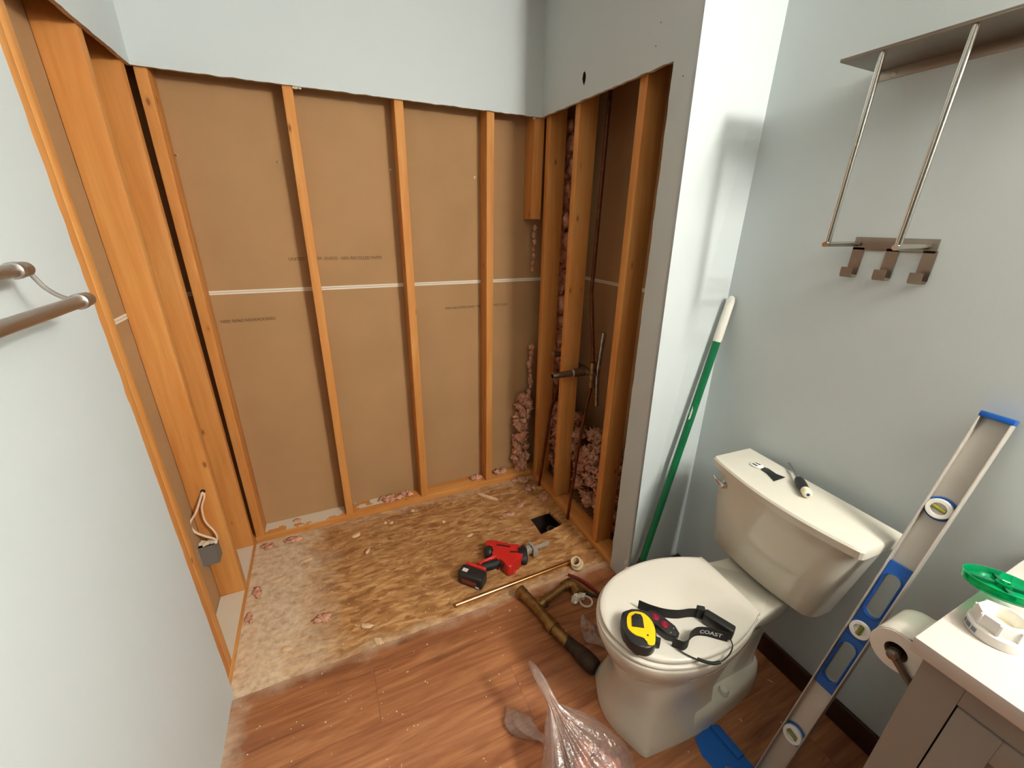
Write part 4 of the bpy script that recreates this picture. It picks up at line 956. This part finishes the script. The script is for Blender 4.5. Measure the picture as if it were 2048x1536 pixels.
m.loft(rows, closed=False); o = m.build('loose_sheet', 'paper', t); md = o.modifiers.new('thick', 'SOLIDIFY'); md.thickness = .0006

# ------------------------------------------------------------------ wall rack with hooks
t = thing('wall_rack', (XW, -1.4, 1.40), 'brushed metal towel rack with tray on top and three hooks below', 'rack')
ys0, ys1 = -1.222, -1.70
XF = 1.083
MB().box((XF, ys1, 1.8575), (XW-.0015, ys0, 1.8610), .0006).box((XW-.0035, ys1, 1.8360), (XW-.0010, ys0-.004, 1.8575), .0004).box((XF, ys1, 1.8610), (XF+.002, ys0, 1.8640), .0004).build('tray', 'nickel_flat', t)
for yy in (-1.262, -1.62): MB().lathe([(.005, 0), (.004, .0016)], axis_m((XW-.0036, yy, 1.846), (-1, 0, 0)), 12).build('screw_head', 'screw_metal', t)
XH = 1.095
for y_ in (-1.300, -1.448):
    MB().tube([(XH, y_-.003, 1.8570), (XH, y_+.002, 1.457)], .0065, 16).build('upright', 'nickel_rod', t)
    MB().tube([(XH-.010, y_+.002, 1.4605), (XW-.006, y_+.002, 1.4605)], .0065, 16).build('bottom_arm', 'nickel_rod', t)
MB().box((XW-.0040, -1.462, 1.446), (XW-.0012, -1.288, 1.478), .0004).build('hook_plate', 'nickel_flat', t)
for y_ in (-1.302, -1.378, -1.452):
    hk = MB(); a = (y_-.0135, y_+.0135)
    prof = [(XW-.0040, 1.452), (XW-.0040, 1.382), (XW-.008, 1.378), (XW-.027, 1.378), (XW-.030, 1.382), (XW-.030, 1.402)]
    inn = [(x_ if k in (2, 3) else x_+.0018*(1 if k > 2 else 1), z_-(.0018 if k in (2, 3) else 0)) for k, (x_, z_) in enumerate(prof)]
    q = prof+list(reversed([(x_+(.0018 if k < 2 else -.0018 if k > 3 else 0), z_-(.0018 if k in (2, 3) else 0)) for k, (x_, z_) in enumerate(prof)]))
    hk.loft([[Vector((p_[0], yv, p_[1])) for p_ in q] for yv in a]); hk.build('hook', 'nickel_flat', t)

# ------------------------------------------------------------------ towel bar on the left wall
t = thing('towel_bar', (XL, -1.2, 1.35), 'brushed metal double towel bar at the left edge on the left wall', 'towel bar')
xa, za, xb_, zb = -.452, 1.370, -.505, 1.422
for x_, z_, ye in ((xa, za, -1.035), (xb_, zb, -1.052)):
    MB().tube([(x_, ye-.024, z_), (x_, -1.62, z_)], .0098, 18).build('bar', 'nickel', t)
    MB().lathe([(.0098, -.030), (.0128, -.028), (.0128, -.018), (.0105, -.016), (.0118, -.010), (.0112, .004), (.0085, .011), (.003, .0145), (.0005, .015)], axis_m((x_, ye-.012, z_), (0, 1, 0)), 20).build('end_finial', 'nickel', t)
MB().tube(crom([(xb_+.002, -1.058, zb-.006), (xb_+.013, -1.058, zb-.030), (xb_+.030, -1.058, zb-.046), (xa-.002, -1.058, za)], 7), .0034, 10).build('curved_brace', 'nickel', t)
for ye in (-1.13, -1.58):
    MB().tube([(XL+.001, ye, zb), (xb_, ye, zb)], .008, 12).lathe([(.020, 0), (.019, .006), (.012, .010)], axis_m((XL+.0005, ye, zb), (1, 0, 0)), 18).build('wall_post', 'nickel', t)
